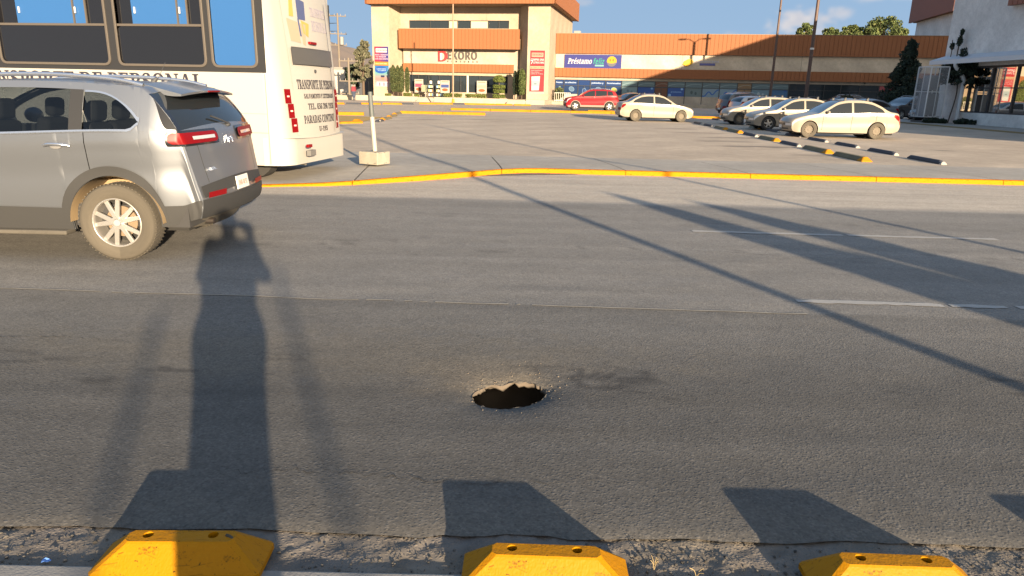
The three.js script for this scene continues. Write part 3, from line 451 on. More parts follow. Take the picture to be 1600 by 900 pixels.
  part('number_plate', [rbx(-L / 2 - 0.012, B.top(0) - 0.22, -0.16, -L / 2 + 0.004, B.top(0) - 0.10, 0.16, 0.004), rbx(L / 2 - 0.004, B.top(L) - 0.26, -0.16, L / 2 + 0.014, B.top(L) - 0.14, 0.16, 0.004)], plateWhite, t);
  part('underbody', bx(0.3 - L / 2, 0.16, -S.hw + 0.25, L - 0.3 - L / 2, 0.34, S.hw - 0.25), wellDark, t);
  if (S.cladding) part('cladding', B.fuse([B.side(B.colsOf(0.15, L - 0.05, 40), B.low, (x) => Math.max(B.low(x), Math.max(B.sill(x) + 0.15, B.archY(x, 0.05))), 3, 0.012)]), o.cladding ?? greyPlastic, t);
  if (o.rack) for (const x of [2.12, 2.95]) { const y = B.top(x) + 0.10, w = B.halfW(x, B.top(x)) + 0.03; part('roof_bar', [rbx(x - 0.03 - L / 2, y, -w, x + 0.03 - L / 2, y + 0.028, w, 0.012), ...[1, -1].map((s) => rbx(x - 0.045 - L / 2, y - 0.11, s * (w - 0.06) - 0.03, x + 0.045 - L / 2, y + 0.004, s * (w - 0.06) + 0.03, 0.012))], darkPlastic, t); }
  if (kind === 'suv') for (const s of [1, -1]) part('roof_rail', tube([[2.1 - L / 2, B.top(2.1) + 0.03, s * 0.60], [2.3 - L / 2, B.top(2.3) + 0.075, s * 0.60], [3.5 - L / 2, B.top(3.5) + 0.075, s * 0.60], [3.75 - L / 2, B.top(3.75) + 0.02, s * 0.60]], 0.016, 6, 20), chrome, t);
  return t;
}
// ---------------------------------------------------------------- the silver SUV in the road
{
  const S = { L: 4.53, hw: 0.93, R: 0.352, archR: 0.425, wheels: [0.94, 3.64], tumble: 0.30, bowF: 0.24, bowR: 0.13,
    top: [[0, .72], [.06, .84], [.2, .93], [.7, 1.03], [1.2, 1.09], [1.32, 1.12], [1.75, 1.38], [2.12, 1.52], [2.5, 1.57], [3.0, 1.58], [3.5, 1.57], [3.92, 1.545], [4.06, 1.475], [4.22, 1.34], [4.355, 1.19], [4.395, 1.11], [4.43, .98], [4.46, .84], [4.495, .70], [4.53, .56]],
    belt: [[0, .74], [1.3, 1.08], [2.6, 1.125], [3.9, 1.175], [4.62, 1.17]], plan: [[0, .82], [.4, .90], [1, .93], [3.7, .93], [4.05, .915], [4.33, .85], [4.53, .76]], sill: [[0, .30], [.3, .26], [1.4, .27], [3.2, .27], [4.1, .31], [4.53, .38]],
    insetR: [[0.3, .10], [0.42, .015], [.5, 0], [2, 0]], mapX: (x) => x < 3.95 ? x : 3.95 + (x - 3.95) * 0.86, crown: (x) => x > 1.9 && x < 4.0 ? 0.028 : 0.045 };
  const mx = (x) => S.mapX(x);
  const B = carBuilder(S), L = S.L, E = 0.0015;
  const t = thing('suv', 'silver sport utility vehicle with dusty alloy wheel driving left in the road', 'car', [-3.6 - 3.64 + L / 2, 0.0, -7.205], 0);
  const paint = phys(0.232, 0.246, 0.272, 0.36, { metalness: 0.75, clearcoat: 0.5, clearcoatRoughness: 0.12 });
  const tint = phys(0.30, 0.33, 0.35, 0.02, { transmission: 1, thickness: 0, ior: 1.5 }), clad = mat(0.032, 0.032, 0.033, 0.75, { map: dustTex }), dustyClad = mat(0.10, 0.09, 0.075, 0.85, { map: dustTex }), liner = mat(0.30, 0.215, 0.12, 0.95, { map: dustTex });
  const trim = phys(0.62, 0.64, 0.68, 0.2, { metalness: 0.9 });
  const wins = [[1.62, 2.40, .01], [2.47, 3.325, .0], [3.445, 3.95, .0]];
  const wb = (x) => { const y = B.belt(x) + 0.012; return x > 3.44 ? y + 0.06 * smooth(3.86, 3.95, x) : y; };
  const wt = (x) => { let y = B.top(x) - 0.058; if (x > 3.44) y = Math.min(y, lerp(1.495, 1.25, Math.pow(clamp((x - 3.48) / 0.47), 2.4))); return Math.max(y, wb(x)); };
  const inWin = (x) => wins.some(([a, b]) => x >= a && x <= b) && wt(x) > wb(x) + 0.004;
  const lowHi = (x) => inWin(x) ? wb(x) : B.belt(x), upLo = (x) => inWin(x) ? wt(x) : B.belt(x);
  const ex = wins.flatMap(([a, b]) => [a - E, a, b, b + E]);
  const seam1 = 2.43, seam2 = 3.455, gp = 0.004;
  const glassX = 4.075;                                    // rear glass starts here on the roof line
  // panels: front fender + front door, rear door, quarter panel, each with a real gap between
  const cutCols = (a, b, n) => B.colsOf(a, b, n, ex.filter((x) => x > a && x < b));
  const upCols = (a, b, n) => cutCols(a, b, n);
  part('front_panel', B.fuse([B.side(cutCols(0, 1.42 - gp, 22), B.low, lowHi, 10), B.topP(0, 1.32, 16, -1, 1, 14), B.end(true, B.low(0), B.top(0), -1, 1)]), paint, t);
  const fds = {}, rds = {};
  for (const s of [1, -1]) { fds[s] = part('front_door', B.fuse([B.side(cutCols(1.42 + gp, seam1 - gp, 16), B.low, lowHi, 10, 0, [s])]), paint, t); rds[s] = part('rear_door', B.fuse([B.side(cutCols(seam1 + gp, seam2 - gp, 22), B.low, lowHi, 12, 0, [s])]), paint, t); }
  part('quarter_panel', B.fuse([B.side(cutCols(seam2 + gp, L, 40), B.low, lowHi, 14), B.side(upCols(0, L, 70), upLo, B.top, 6), B.topP(2.12, 4.04, 24, -1, 1, 16), B.topP(1.32, 2.12, 8, -1, -0.9, 1), B.topP(1.32, 2.12, 8, 0.9, 1, 1), B.topP(4.365, L, 24, -1, 1, 26), B.end(false, B.low(L), B.top(L), -1, 1, 6, 22)], 1.35), paint, t);
  part('inner_shell', B.fuse([B.side(B.colsOf(0.5, 4.3, 30), B.low, B.belt, 6, -0.03)]), mat(0.03, 0.03, 0.03, 0.9), t);
  for (const s of [1, -1]) wins.forEach(([a, b], k) => part(k === 2 ? 'quarter_window' : 'door_window', B.fuse(B.side(B.colsOf(a + 0.001, b - 0.001, 20), wb, wt, 6, -0.012, [s])), tint, t));
  part('windshield', B.fuse([B.topP(1.32, 2.12, 10, -0.905, 0.905, 12, -0.008)]), phys(0.55, 0.6, 0.6, 0.02, { transmission: 1, thickness: 0 }), t);
  part('rear_window', B.fuse([B.topP(4.04, 4.365, 14, -0.935, 0.935, 18, -0.004)]), darkGlass, t);
  for (const q of [-1, 0.93]) part('glass_edge', B.fuse([B.topP(4.04, 4.37, 12, q, q + 0.07, 2)]), blackGloss, t);
  // black surround between quarter panel and rear glass, tail lamps set in it
  for (const s of [1, -1]) {
    part('pillar_trim', B.fuse([B.side(B.colsOf(4.10, 4.365, 14), (x) => lerp(B.top(x) - 0.005, Math.min(1.19, B.top(x) - 0.01), smooth(4.10, 4.27, x)), (x) => B.top(x), 6, 0.004, [s])]), blackGloss, t);
    const xTop = (y) => { let lo = 4.0, hi = 4.53; for (let k = 0; k < 30; k++) { const m = (lo + hi) / 2; if (B.top(m) > y) lo = m; else hi = m; } return lo; };
    const wrapLamp = (x0, q1, ya, yb, off, taper) => grid(28, 6, (u, v) => { const y = lerp(ya, yb, v), xe = xTop(y), k = taper * (2 * v - 1) ** 4; if (u < 0.5) { const x = lerp(x0 + k, xe, u * 2), z = B.halfW(x, y) + off; const p = B.D(x, y, s * z); p[0] += off * 0.7 * u * 2; return p; } const q = lerp(1, q1 + k * 1.2, u * 2 - 1), yt = y - 0.045 * (1 - q * q), xq = xTop(yt), p = B.D(xq, yt, s * (q * B.halfW(xq, yt) + off * clamp(1 - (u - 0.5) * 6))); p[0] += off * 1.2; p[1] = y; return p; });
    const bk = part('taillight', wrapLamp(4.235, 0.28, 1.04, 1.178, 0.006, 0.02), blackGloss, t);
    part('red_lens', wrapLamp(4.265, 0.32, 1.06, 1.158, 0.016, 0.05), redLens, bk);
    part('white_lens', grid(14, 3, (u, v) => { const y = lerp(1.094, 1.124, v), q = lerp(0.86, 0.40, u), yt = y - 0.045 * (1 - q * q), xe = xTop(yt), p = B.D(xe, yt, s * q * B.halfW(xe, yt)); p[0] += 0.026; p[1] = y; return p; }), clearLens, bk);
    part('reflector', B.fuse([B.end(false, 0.565, 0.615, s * 0.52, s * 0.93, 2, 8, 0.022)]), redLens, t);
    S.wheels.forEach((w) => part('wheel_liner', (() => { const c = new THREE.CylinderGeometry(S.archR - 0.006, S.archR - 0.006, 0.40, 28, 1, true, Math.PI / 2, Math.PI); c.rotateX(Math.PI / 2); c.translate(w - L / 2, S.R, s * (0.93 - 0.215)); const d = bx(w - L / 2 - 0.38, 0.42, 0, w - L / 2 + 0.38, 0.80, 0.01); d.translate(0, 0, s * 0.51); return merge([c, d]); })(), liner, t));
    S.wheels.forEach((w) => makeWheel(t, w - L / 2, s * (0.93 - 0.118), S.R, 0.232, 'alloy_big', s < 0, dustyTyre));
    for (const [h, dp] of [[2.20, fds[s]], [3.21, rds[s]]]) { const y = 1.035, z = B.halfW(h, y); const g = tube([[h - 0.115 - L / 2, y - 0.002, s * (z + 0.001)], [h - 0.06 - L / 2, y + 0.012, s * (z + 0.032)], [h + 0.05 - L / 2, y + 0.012, s * (z + 0.034)], [h + 0.115 - L / 2, y, s * (z + 0.002)]], 0.014, 8, 20); const cup = new THREE.SphereGeometry(1, 14, 8); cup.scale(0.055, 0.028, 0.008); cup.translate(h - L / 2 - 0.01, y - 0.004, s * (z + 0.002)); part('handle', [g], trim, dp); part('handle_cup', cup, mat(0.16, 0.16, 0.165, 0.5), dp); }
    const rail = (x) => B.top(x), rz = s * 0.665;
    part('roof_rail', tube([[2.05 - L / 2, rail(2.05) + 0.015, rz], [2.25 - L / 2, rail(2.25) + 0.045, rz], [2.9 - L / 2, rail(2.9) + 0.058, rz], [3.5 - L / 2, rail(3.5) + 0.05, rz], [3.72 - L / 2, rail(3.72) + 0.036, rz], [3.9 - L / 2, rail(3.9) + 0.012, rz]], 0.019, 8, 40), trim, t);
    const mg = new THREE.SphereGeometry(1, 16, 10); mg.scale(0.08, 0.085, 0.12); mg.translate(1.75 - L / 2, 1.2, s * 1.02); part('side_mirror', mg, paint, t);
    part('headlight', B.fuse([B.side(B.colsOf(0.03, 0.5, 8), (x) => B.top(x) - 0.12, (x) => B.top(x) - 0.04, 3, 0.006, [s])]), clearLens, t);
    part('belt_trim', B.fuse([B.side(B.colsOf(1.62, 3.955, 40), (x) => B.belt(x) - 0.012 + 0.06 * smooth(3.86, 3.95, x), (x) => B.belt(x) + 0.012 + 0.06 * smooth(3.86, 3.95, x), 2, 0.006, [s]), B.side(B.colsOf(3.46, 3.965, 24), (x) => Math.max(wt(Math.min(x, 3.949)) - 0.0, B.belt(x)), (x) => Math.max(wt(Math.min(x, 3.949)), B.belt(x) + 0.012) + 0.016 + 0.02 * smooth(3.76, 3.945, x), 2, 0.006, [s])]), trim, t);
    for (const [pa, pb] of [[3.327, 3.443], [2.402, 2.468]]) part('door_pillar', B.fuse([B.side(B.colsOf(pa, pb, 4), (x) => B.belt(x) + 0.014, (x) => B.top(x) - 0.058, 4, 0.003, [s])]), mat(0.022, 0.022, 0.023, 0.5), t);
  }
  // cladding: arches and sills, lower bumper
  for (const s of [1, -1]) for (const [pa, pb] of [[0.42, 1.46], [3.12, 4.16]]) part('arch_cladding', B.fuse([B.side(B.colsOf(pa, pb, 34), (x) => Math.max(B.low(x), B.sill(x)), (x) => Math.max(B.low(x), B.archY(x, 0.085), B.sill(x) + 0.02), 4, 0.016, [s])]), clad, t);
  for (const s of [1, -1]) part('sill_cladding', B.fuse([B.side(B.colsOf(1.37, 3.21, 20), B.low, (x) => 0.475 + 0.01 * Math.sin(x), 5, 0.014, [s])]), clad, t);
  for (const s of [1, -1]) part('side_step', rbx(1.40 - L / 2, 0.235, s * 0.8775 - 0.0775, 3.19 - L / 2, 0.275, s * 0.8775 + 0.0775, 0.015), dustyClad, t);
  part('rear_bumper', B.fuse([B.side(B.colsOf(4.06, L, 20), (x) => B.low(x), (x) => Math.max(B.low(x), lerp(0.505, 0.55, smooth(4.3, L, x))), 4, 0.010), B.end(false, B.low(L), 0.553, -1.01, 1.01, 6, 24, 0.010)]), clad, t);
  part('bumper_insert', B.fuse([B.topP(4.503, 4.531, 4, -0.97, 0.97, 22, 0.012)]), clad, t);
  { const sk = grid(20, 5, (u, v) => { const z = lerp(-0.66, 0.66, u), y = lerp(0.235, 0.40, v), x = mx(L) - 0.20 + 0.14 * v - 0.10 * (z / 0.7) ** 2; return [x - L / 2, y + 0.04 * (z / 0.7) ** 2, z]; }); part('skid_plate', sk, dustyClad, t); }
  part('exhaust_pipe', [cyl(0.03, 0.03, [L - 0.55 - L / 2, 0.29, 0.42], [mx(L) - 0.13 - L / 2, 0.30, 0.42], 14)], mat(0.06, 0.05, 0.045, 0.5, { metalness: 0.6 }), t);
  // spoiler, brake lamp, wiper, antenna, plate, badges
  const sp = (u, v) => { const z = lerp(-0.60, 0.60, v), x = lerp(3.88, 4.25, u) - 0.05 * (z / 0.6) ** 2 * u, y = lerp(B.top(3.88) + 0.012, 1.482, u) + 0.035 * (1 - (z / 0.6) ** 2); return [x, y, z]; }, under = (u) => -0.010 - 0.03 * Math.sin(u * 3.1);
  const spoil = part('spoiler', [grid(8, 20, (u, v) => { const p = sp(u, v); return [p[0] - L / 2, p[1] + 0.006, p[2]]; }), grid(8, 20, (u, v) => { const p = sp(u, v); return [p[0] - L / 2, p[1] + under(u), p[2]]; }), ...[0, 1].map((e) => grid(8, 1, (u, v) => { const p = sp(u, e); return [p[0] - L / 2, p[1] + lerp(under(u), 0.006, v), p[2]]; })), grid(1, 20, (u, v) => { const p = sp(1, v); return [p[0] - L / 2, p[1] + lerp(-0.012, 0.006, u), p[2]]; })], paint, t);
  part('brake_lamp', rbx(4.241 - L / 2, 1.505, -0.13, 4.259 - L / 2, 1.522, 0.13, 0.005), redLens, spoil);
  part('rear_wiper', [tube([[mx(4.395) - L / 2, 1.20, -0.1], [mx(4.38) - L / 2, 1.235, 0.02], [mx(4.345) - L / 2, 1.285, 0.22]], 0.010, 6, 10), cyl(0.022, 0.022, [mx(4.36) - L / 2, 1.18, -0.1], [mx(4.40) - L / 2, 1.205, -0.1])], darkPlastic, t);
  part('antenna', [cyl(0.0035, 0.002, [3.70 - L / 2, 1.60, 0], [3.80 - L / 2, 1.775, 0], 6), cyl(0.03, 0.012, [3.66 - L / 2, 1.585, 0], [3.70 - L / 2, 1.63, 0], 8)], darkPlastic, t);
  { const g = rbx(0, -0.065, -0.15, 0.012, 0.065, 0.15, 0.004); const pl = part('number_plate', g, plateWhite, t); pl.position.set(mx(4.537) - L / 2, 0.635, 0.0); pl.rotation.z = 0.12; const tx = text('DWK 48 92', font, 0.05, 0.22, 0.002); tx.rotateY(Math.PI / 2); tx.translate(0.0115, -0.03, 0.11); part('plate_lettering', tx, mat(0.28, 0.18, 0.15, 0.6), pl); }
  { const jp = text('Jeep', font, 0.05, 0.15, 0.004); jp.rotateY(Math.PI / 2); jp.rotateZ(0.37); jp.translate(mx(4.428) + 0.012 - L / 2, 1.045, 0.075); const ch = text('CHEROKEE', font, 0.028, 0.30, 0.004); ch.rotateY(Math.PI / 2); ch.rotateZ(0.32); ch.translate(mx(4.472) - L / 2 - 0.018, 0.80, 0.60); part('badge', [jp, ch], trim, t); }
  part('tailgate_seam', B.fuse([B.topP(4.415, 4.50, 14, 0.775, 0.785, 1, 0.002), B.topP(4.415, 4.50, 14, -0.785, -0.775, 1, 0.002)]), mat(0.05, 0.05, 0.05, 0.8), t);
  // cabin
  const seatM = mat(0.035, 0.034, 0.035, 0.9);
  for (const [sx, n] of [[2.15, 2], [3.05, 3]]) for (let k = 0; k < n; k++) { const z = n === 2 ? (k ? 0.38 : -0.38) : (k - 1) * 0.42; part('car_seat', [rbx(sx - 0.45 - L / 2, 0.52, z - 0.2, sx + 0.1 - L / 2, 0.72, z + 0.2, 0.05), (() => { const g = rbx(-0.07, 0, -0.2, 0.07, 0.55, 0.2, 0.05); g.rotateZ(-0.25); g.translate(sx + 0.1 - L / 2, 0.68, z); return g; })(), (() => { const g = rbx(-0.05, 0, -0.115, 0.05, 0.19, 0.115, 0.045, 3); g.rotateZ(-0.15); g.translate(sx + 0.245 - L / 2, 1.225, z); return g; })()], seatM, t); }
  part('cabin_floor', bx(0.9 - L / 2, 0.30, -0.80, 4.25 - L / 2, 0.50, 0.80), seatM, t);
  part('cargo_cover', bx(3.35 - L / 2, 1.02, -0.72, 4.2 - L / 2, 1.04, 0.72), seatM, t);
  part('dashboard', rbx(1.1 - L / 2, 0.6, -0.74, 1.6 - L / 2, 1.05, 0.74, 0.08), seatM, t);
  part('underbody', bx(0.3 - L / 2, 0.20, -0.46, L - 0.45 - L / 2, 0.34, 0.46), wellDark, t);
}
// ---------------------------------------------------------------- the white bus behind it
{
  const t = thing('bus', 'white passenger bus with blue window panels and lettering, seen from its rear corner', 'bus', [-3.97, 0.02, -11.7], -10 * Math.PI / 180);
  const white = phys(0.355, 0.335, 0.305, 0.5, { clearcoat: 0.15, clearcoatRoughness: 0.3 }), band = mat(0.017, 0.017, 0.019, 0.6), rubber = mat(0.055, 0.052, 0.048, 0.6), frameM = mat(0.085, 0.072, 0.06, 0.5), blue = phys(0.026, 0.094, 0.25, 0.35), black = phys(0.010, 0.010, 0.012, 0.03);
  const LEN = 9.8, W = 2.5, X1 = 0.26;       // local: rear corner at x = 0, near side z = 0, body runs to -x and -z
  // plan outline swept upward: rear corners rounded
  const outline = (inset = 0, rc = 0.30) => {
    const P = [], x1 = X1 - inset, z0 = -inset, z1 = -W + inset, bulge = 0.07;
    P.push([-LEN + 0.25, z0]);
    for (let k = 0; k <= 8; k++) { const a = Math.PI / 2 * (1 - k / 8); P.push([x1 - rc + rc * Math.cos(a) - bulge, z0 - rc + rc * Math.sin(a)]); }
    for (let k = 1; k < 12; k++) { const z = lerp(z0 - rc, z1 + rc, k / 12); P.push([x1 - bulge + bulge * (1 - ((z - (z0 + z1) / 2) / ((z0 - z1) / 2 - rc)) ** 2), z]); }
    for (let k = 0; k <= 8; k++) { const a = -Math.PI / 2 * (k / 8); P.push([x1 - rc + rc * Math.cos(a) - bulge, z1 + rc + rc * Math.sin(a)]); }
    P.push([-LEN + 0.25, z1]); for (let k = 0; k <= 6; k++) { const a = Math.PI * 1.5 - Math.PI / 2 * (k / 6); P.push([-LEN + 0.25 + 0.25 * Math.cos(a), z1 + 0.25 + 0.25 * Math.sin(a)]); } for (let k = 0; k <= 6; k++) { const a = Math.PI - Math.PI / 2 * (k / 6); P.push([-LEN + 0.25 + 0.25 * Math.cos(a), z0 - 0.25 + 0.25 * Math.sin(a)]); }
    return P;
  };
  const lean = (y) => { const h = Math.max(0, y - 0.75); return 0.055 * h + 0.012 * h * h; };        // rear leans forward with height
  const sweep = (ys, inset, x0) => { const o = outline(inset), n = o.length, P = [], I = []; ys.forEach((y) => o.forEach(([x, z]) => { const k = smooth(-0.1, 0.2, x); P.push(x - lean(y) * k, y, z); })); for (let j = 0; j < ys.length - 1; j++) for (let i = 0; i < n; i++) { const m = (i + 1) % n, a = j * n + i, b = j * n + m; I.push(a, b, a + n, b, b + n, a + n); } const g = new THREE.BufferGeometry(); g.setAttribute('position', new THREE.Float32BufferAttribute(P, 3)); g.setIndex(I); g.computeVertexNormals(); return toCreasedNormals(g, 0.6); };
  const ys = [0.27, 0.5, 0.72, 1.0, 1.4, 1.7, 1.74]; 
  part('body', [sweep(ys, 0), sweep([3.02, 3.1, 3.2], 0.0), (() => { const o = outline(0.02), s = new THREE.Shape(o.map(([x, z]) => new THREE.Vector2(x - 0.2 * smooth(-0.1, 0.2, x), -z))); const g = new THREE.ExtrudeGeometry(s, { depth: 0.06, bevelEnabled: true, bevelSize: 0.05, bevelThickness: 0.05, bevelSegments: 2 }); g.rotateX(-Math.PI / 2); g.translate(0, 3.2, 0); return g; })(),
    // rear wall above the belt and the white corner post
    (() => { const o = outline(0).slice(1, 30), P = [], I = [], n = o.length, yy = [1.74, 2.1, 2.5, 2.9, 3.02]; yy.forEach((y) => o.forEach(([x, z]) => P.push(x - lean(y) * smooth(-0.1, 0.2, x), y, z - 0.004))); for (let j = 0; j < yy.length - 1; j++) for (let i = 0; i < n - 1; i++) { const a = j * n + i; I.push(a, a + 1, a + n, a + 1, a + n + 1, a + n); } const g = new THREE.BufferGeometry(); g.setAttribute('position', new THREE.Float32BufferAttribute(P, 3)); g.setIndex(I); g.computeVertexNormals(); return g; })(),
    bx(-LEN + 0.05, 0.26, -W + 0.05, -0.3, 0.28, -0.05)], white, t);
  // window band with real openings, each window a rounded frame
  const wins = [[-0.93, -0.16], [-2.62, -1.05], [-4.87, -2.79], [-6.6, -5.03], [-8.3, -6.76], [-9.35, -8.46]], y0 = 1.825, y1 = 2.93;
  const rr = (x0, ya, x1, yb, r, Cl = THREE.Shape) => { const s = new Cl(); s.moveTo(x0 + r, ya); s.lineTo(x1 - r, ya); s.quadraticCurveTo(x1, ya, x1, ya + r); s.lineTo(x1, yb - r); s.quadraticCurveTo(x1, yb, x1 - r, yb); s.lineTo(x0 + r, yb); s.quadraticCurveTo(x0, yb, x0, yb - r); s.lineTo(x0, ya + r); s.quadraticCurveTo(x0, ya, x0 + r, ya); return s; };
  for (const side of [0, 1]) {
    const s = rr(-LEN + 0.25, 1.74, -0.03, 3.02, 0.01); for (const [a, b] of wins) s.holes.push(rr(a, y0, b, y1, 0.11, THREE.Path));
    const g = new THREE.ExtrudeGeometry(s, { depth: 0.03, bevelEnabled: false, curveSegments: 6 }); g.translate(0, 0, side ? -W - 0.004 : -0.026); part('window_band', g, band, t);
    const z = side ? -W : 0, out = side ? -1 : 1;
    wins.forEach(([a, b], k) => {
      const f = rr(a - 0.012, y0 - 0.012, b + 0.012, y1 + 0.012, 0.12); f.holes.push(rr(a + 0.016, y0 + 0.016, b - 0.016, y1 - 0.016, 0.095, THREE.Path)); const fg = new THREE.ExtrudeGeometry(f, { depth: 0.014, bevelEnabled: true, bevelSize: 0.006, bevelThickness: 0.006, bevelSegments: 2, curveSegments: 6 }); fg.translate(0, 0, z + out * 0.004 - (side ? 0.014 : 0));
      const w = part('window', fg, frameM, t), full = k === 0;
      const pane = (x0, ya, x1, yb, r, m, zz, nm) => { const q = new THREE.ShapeGeometry(rr(x0, ya, x1, yb, r), 6); q.translate(0, 0, z - out * zz); return part(nm, q, m, w); };
      if (full) { pane(a + 0.02, y0 + 0.02, b - 0.02, y1 - 0.02, 0.09, blue, 0.02, 'blue_panel'); return; }
      pane(a + 0.02, y0 + 0.02, b - 0.02, 2.425, 0.09, black, 0.014, 'window_pane');
      part('window_rail', [rbx(a + 0.02, 2.425, z - out * 0.012 - 0.012, b - 0.02, 2.465, z - out * 0.012 + 0.016, 0.008)], frameM, w);
      pane(a + 0.02, 2.465, b - 0.02, y1 - 0.02, 0.02, black, 0.06, 'window_pane');
      const wd = b - a, bl = [[a + 0.19 * wd, a + 0.71 * wd, 0.03], [a + 0.70 * wd, a + 0.82 * wd, 0.045]];
      for (const [p, q, zz] of bl) pane(p, 2.465, q, y1 - 0.02, 0.004, blue, zz, 'blue_panel');
      part('sash_bar', bl.map(([p, q]) => bx(q - 0.012, 2.465, z - out * 0.03 - 0.012, q + 0.012, y1 - 0.02, z - out * 0.03 + 0.012)), frameM, w);
      part('sash_latch', bl.map(([p]) => rbx(p + 0.05, 2.62, z - out * 0.02 - 0.01, p + 0.075, 2.72, z - out * 0.02 + 0.012, 0.006)), mat(0.5, 0.5, 0.5, 0.4), w);
    });
  }
  // side lettering and panel seams
  const ink = mat(0.022, 0.020, 0.030, 0.6);
  { const g = text('TRANSPORTE DE PERSONAL', serif, 0.27, 4.55, 0.004); g.translate(-5.69, 1.435, 0.001); part('side_lettering', g, ink, t); }
  part('panel_seams', [bx(-0.055, 0.30, -0.003, -0.047, 1.72, 0.0035), bx(-9.3, 0.795, -0.003, -0.05, 0.803, 0.003), bx(-0.55, 1.10, -0.003, -0.06, 1.105, 0.003)], mat(0.20, 0.18, 0.15, 0.7), t).userData.kind = 'stuff';
  // rear: bumper, lamps, hatch, grip, lettering. Helper: point on the rear skin at height y, distance w from the near side
  const rearX = (y, w) => { const q = (w - W / 2) / (W / 2 - 0.30); return X1 - 0.07 + 0.07 * Math.max(0, 1 - q * q) - lean(y); };
  const onRear = (w0, w1, ya, yb, off, nw = 12, ny = 6, fx = () => 0) => grid(nw, ny, (u, v) => { const y = lerp(ya, yb, v), w = lerp(w0, w1, u) + fx(v); let x = rearX(y, w) + off, zz = -w; if (w < 0.30) { const c = Math.sqrt(Math.max(0, 1 - ((0.30 - w) / 0.30) ** 2)); x = X1 - 0.07 - 0.30 + 0.30 * c - lean(y) + off * c; zz = -w + off * (1 - c); } if (w > W - 0.30) { const c = Math.sqrt(Math.max(0, 1 - ((w - W + 0.30) / 0.30) ** 2)); x = X1 - 0.07 - 0.30 + 0.30 * c - lean(y) + off * c; } return [x, y, zz]; });
  { // bumper: a separate bulging shell
    const shell = grid(44, 8, (u, v) => { const w = lerp(-0.005, W + 0.005, u), y = lerp(0.27, 0.72, v), e = Math.sin(Math.PI * clamp((u - 0.02) / 0.96)), off = 0.05 + 0.055 * Math.pow(Math.max(0, e), 0.5) * (1 - 0.6 * Math.abs(v - 0.5)), q = clamp((w - 0.0) / 0.32), q2 = clamp((W - w) / 0.32), c = Math.sqrt(1 - (1 - q) ** 2) * Math.sqrt(1 - (1 - q2) ** 2); return [-0.16 + (X1 + 0.10) * c + off * 0.8 * c, y - 0.04 * Math.sin(u * Math.PI) * (v > 0.9 ? 1 : 0), -w + (w < 0.2 ? 0.012 : 0)]; });
    const b = part('rear_bumper', [shell, grid(44, 1, (u, v) => { const w = lerp(0, W, u), q = clamp(w / 0.32), q2 = clamp((W - w) / 0.32), c = Math.sqrt(1 - (1 - q) ** 2) * Math.sqrt(1 - (1 - q2) ** 2); return [-0.16 + lerp(0.1, X1 + 0.19, v) * c, 0.72 - 0.04 * Math.sin(u * Math.PI) * v, -w]; })], white, t);
    part('bumper_reflector', [rbx(X1 + 0.10, 0.55, -0.60, X1 + 0.15, 0.60, -0.46, 0.006)], redLens, b);
    const rec = rbx(X1 + 0.07, 0.40, -0.74, X1 + 0.145, 0.50, -0.52, 0.01); part('tow_recess', rec, mat(0.12, 0.115, 0.11, 0.8), b);
  }
  const lamp = (w0, w1, mir) => { for (let k = 0; k < 3; k++) { const ya = 0.80 + k * 0.235, sh = 0.05 * (1 - k), wa = mir ? W - w1 - sh : w0 + sh, wc = mir ? W - w0 - sh : w1 + sh; const l = part('taillight', onRear(wa, wc, ya, ya + 0.228, 0.012, 6, 4), redLens, t); part('reflector', onRear(lerp(wa, wc, 0.3), lerp(wa, wc, 0.7), ya + 0.10, ya + 0.125, 0.018, 3, 1), mat(0.8, 0.5, 0.45, 0.2), l); } part('lamp_trim', onRear(mir ? W - w1 - 0.13 : w1 + 0.03, mir ? W - w1 - 0.03 : w1 + 0.15, 0.74, 1.48, 0.008, 4, 6, (v) => (mir ? 1 : -1) * 0.10 * v), white, t); };
  lamp(0.275, 0.44, false); lamp(0.275, 0.44, true);
  part('hatch_frame', onRear(0.50, 0.53, 0.82, 3.0, 0.012, 2, 14, (v) => -0.06 * v), white, t); part('hatch_frame', onRear(W - 0.53, W - 0.50, 0.82, 3.0, 0.03, 2, 14, (v) => 0.10 * v), white, t);
  part('grip_handle', [onRear(0.52, W - 0.42, 1.90, 2.17, 0.045, 20, 6), onRear(0.52, W - 0.42, 2.16, 2.175, 0.05, 20, 1)], phys(0.10, 0.095, 0.09, 0.35, { metalness: 0.3 }), t);
  part('brake_lamp', (() => { const x = rearX(2.27, 1.2); return rbx(x - 0.01, 2.245, -1.42, x + 0.05, 2.29, -1.18, 0.01); })(), redLens, t);
  part('hatch_lock', (() => { const g = cyl(0.03, 0.03, [rearX(1.8, 1.3) - 0.01, 1.80, -1.3], [rearX(1.8, 1.3) + 0.02, 1.80, -1.3]); return g; })(), darkPlastic, t);
  const stamp = (g, w, y, off = 0.003) => { const p = g.attributes.position; for (let i = 0; i < p.count; i++) { const ww = w + p.getX(i), yy = y + p.getY(i), zz = p.getZ(i); p.setXYZ(i, rearX(yy, ww) + off + zz, yy, -ww); } g.computeVertexNormals(); return g; };
  const lines = [['TRANSPORTE DE PERSONAL', 0.62, 1.50, 0.20, 1.58], ['SALVAMENTO Y EXTERNADO', 0.80, 1.345, 0.10, 1.25], ['TEL. 656 396 1926', 0.90, 1.16, 0.13, 1.10], ['PARADAS CONTINUAS', 0.72, 0.93, 0.17, 1.42], ['U-195', 1.22, 0.78, 0.11, 0.36]];
  const dense = (s, f, h, w) => { const g = text(s, f, h, w, 0.003); return g; };
  for (const [s, w, y, h, wd] of lines) part('rear_lettering', stamp(dense(s, serif, h * 0.78, wd), w, y), ink, t);
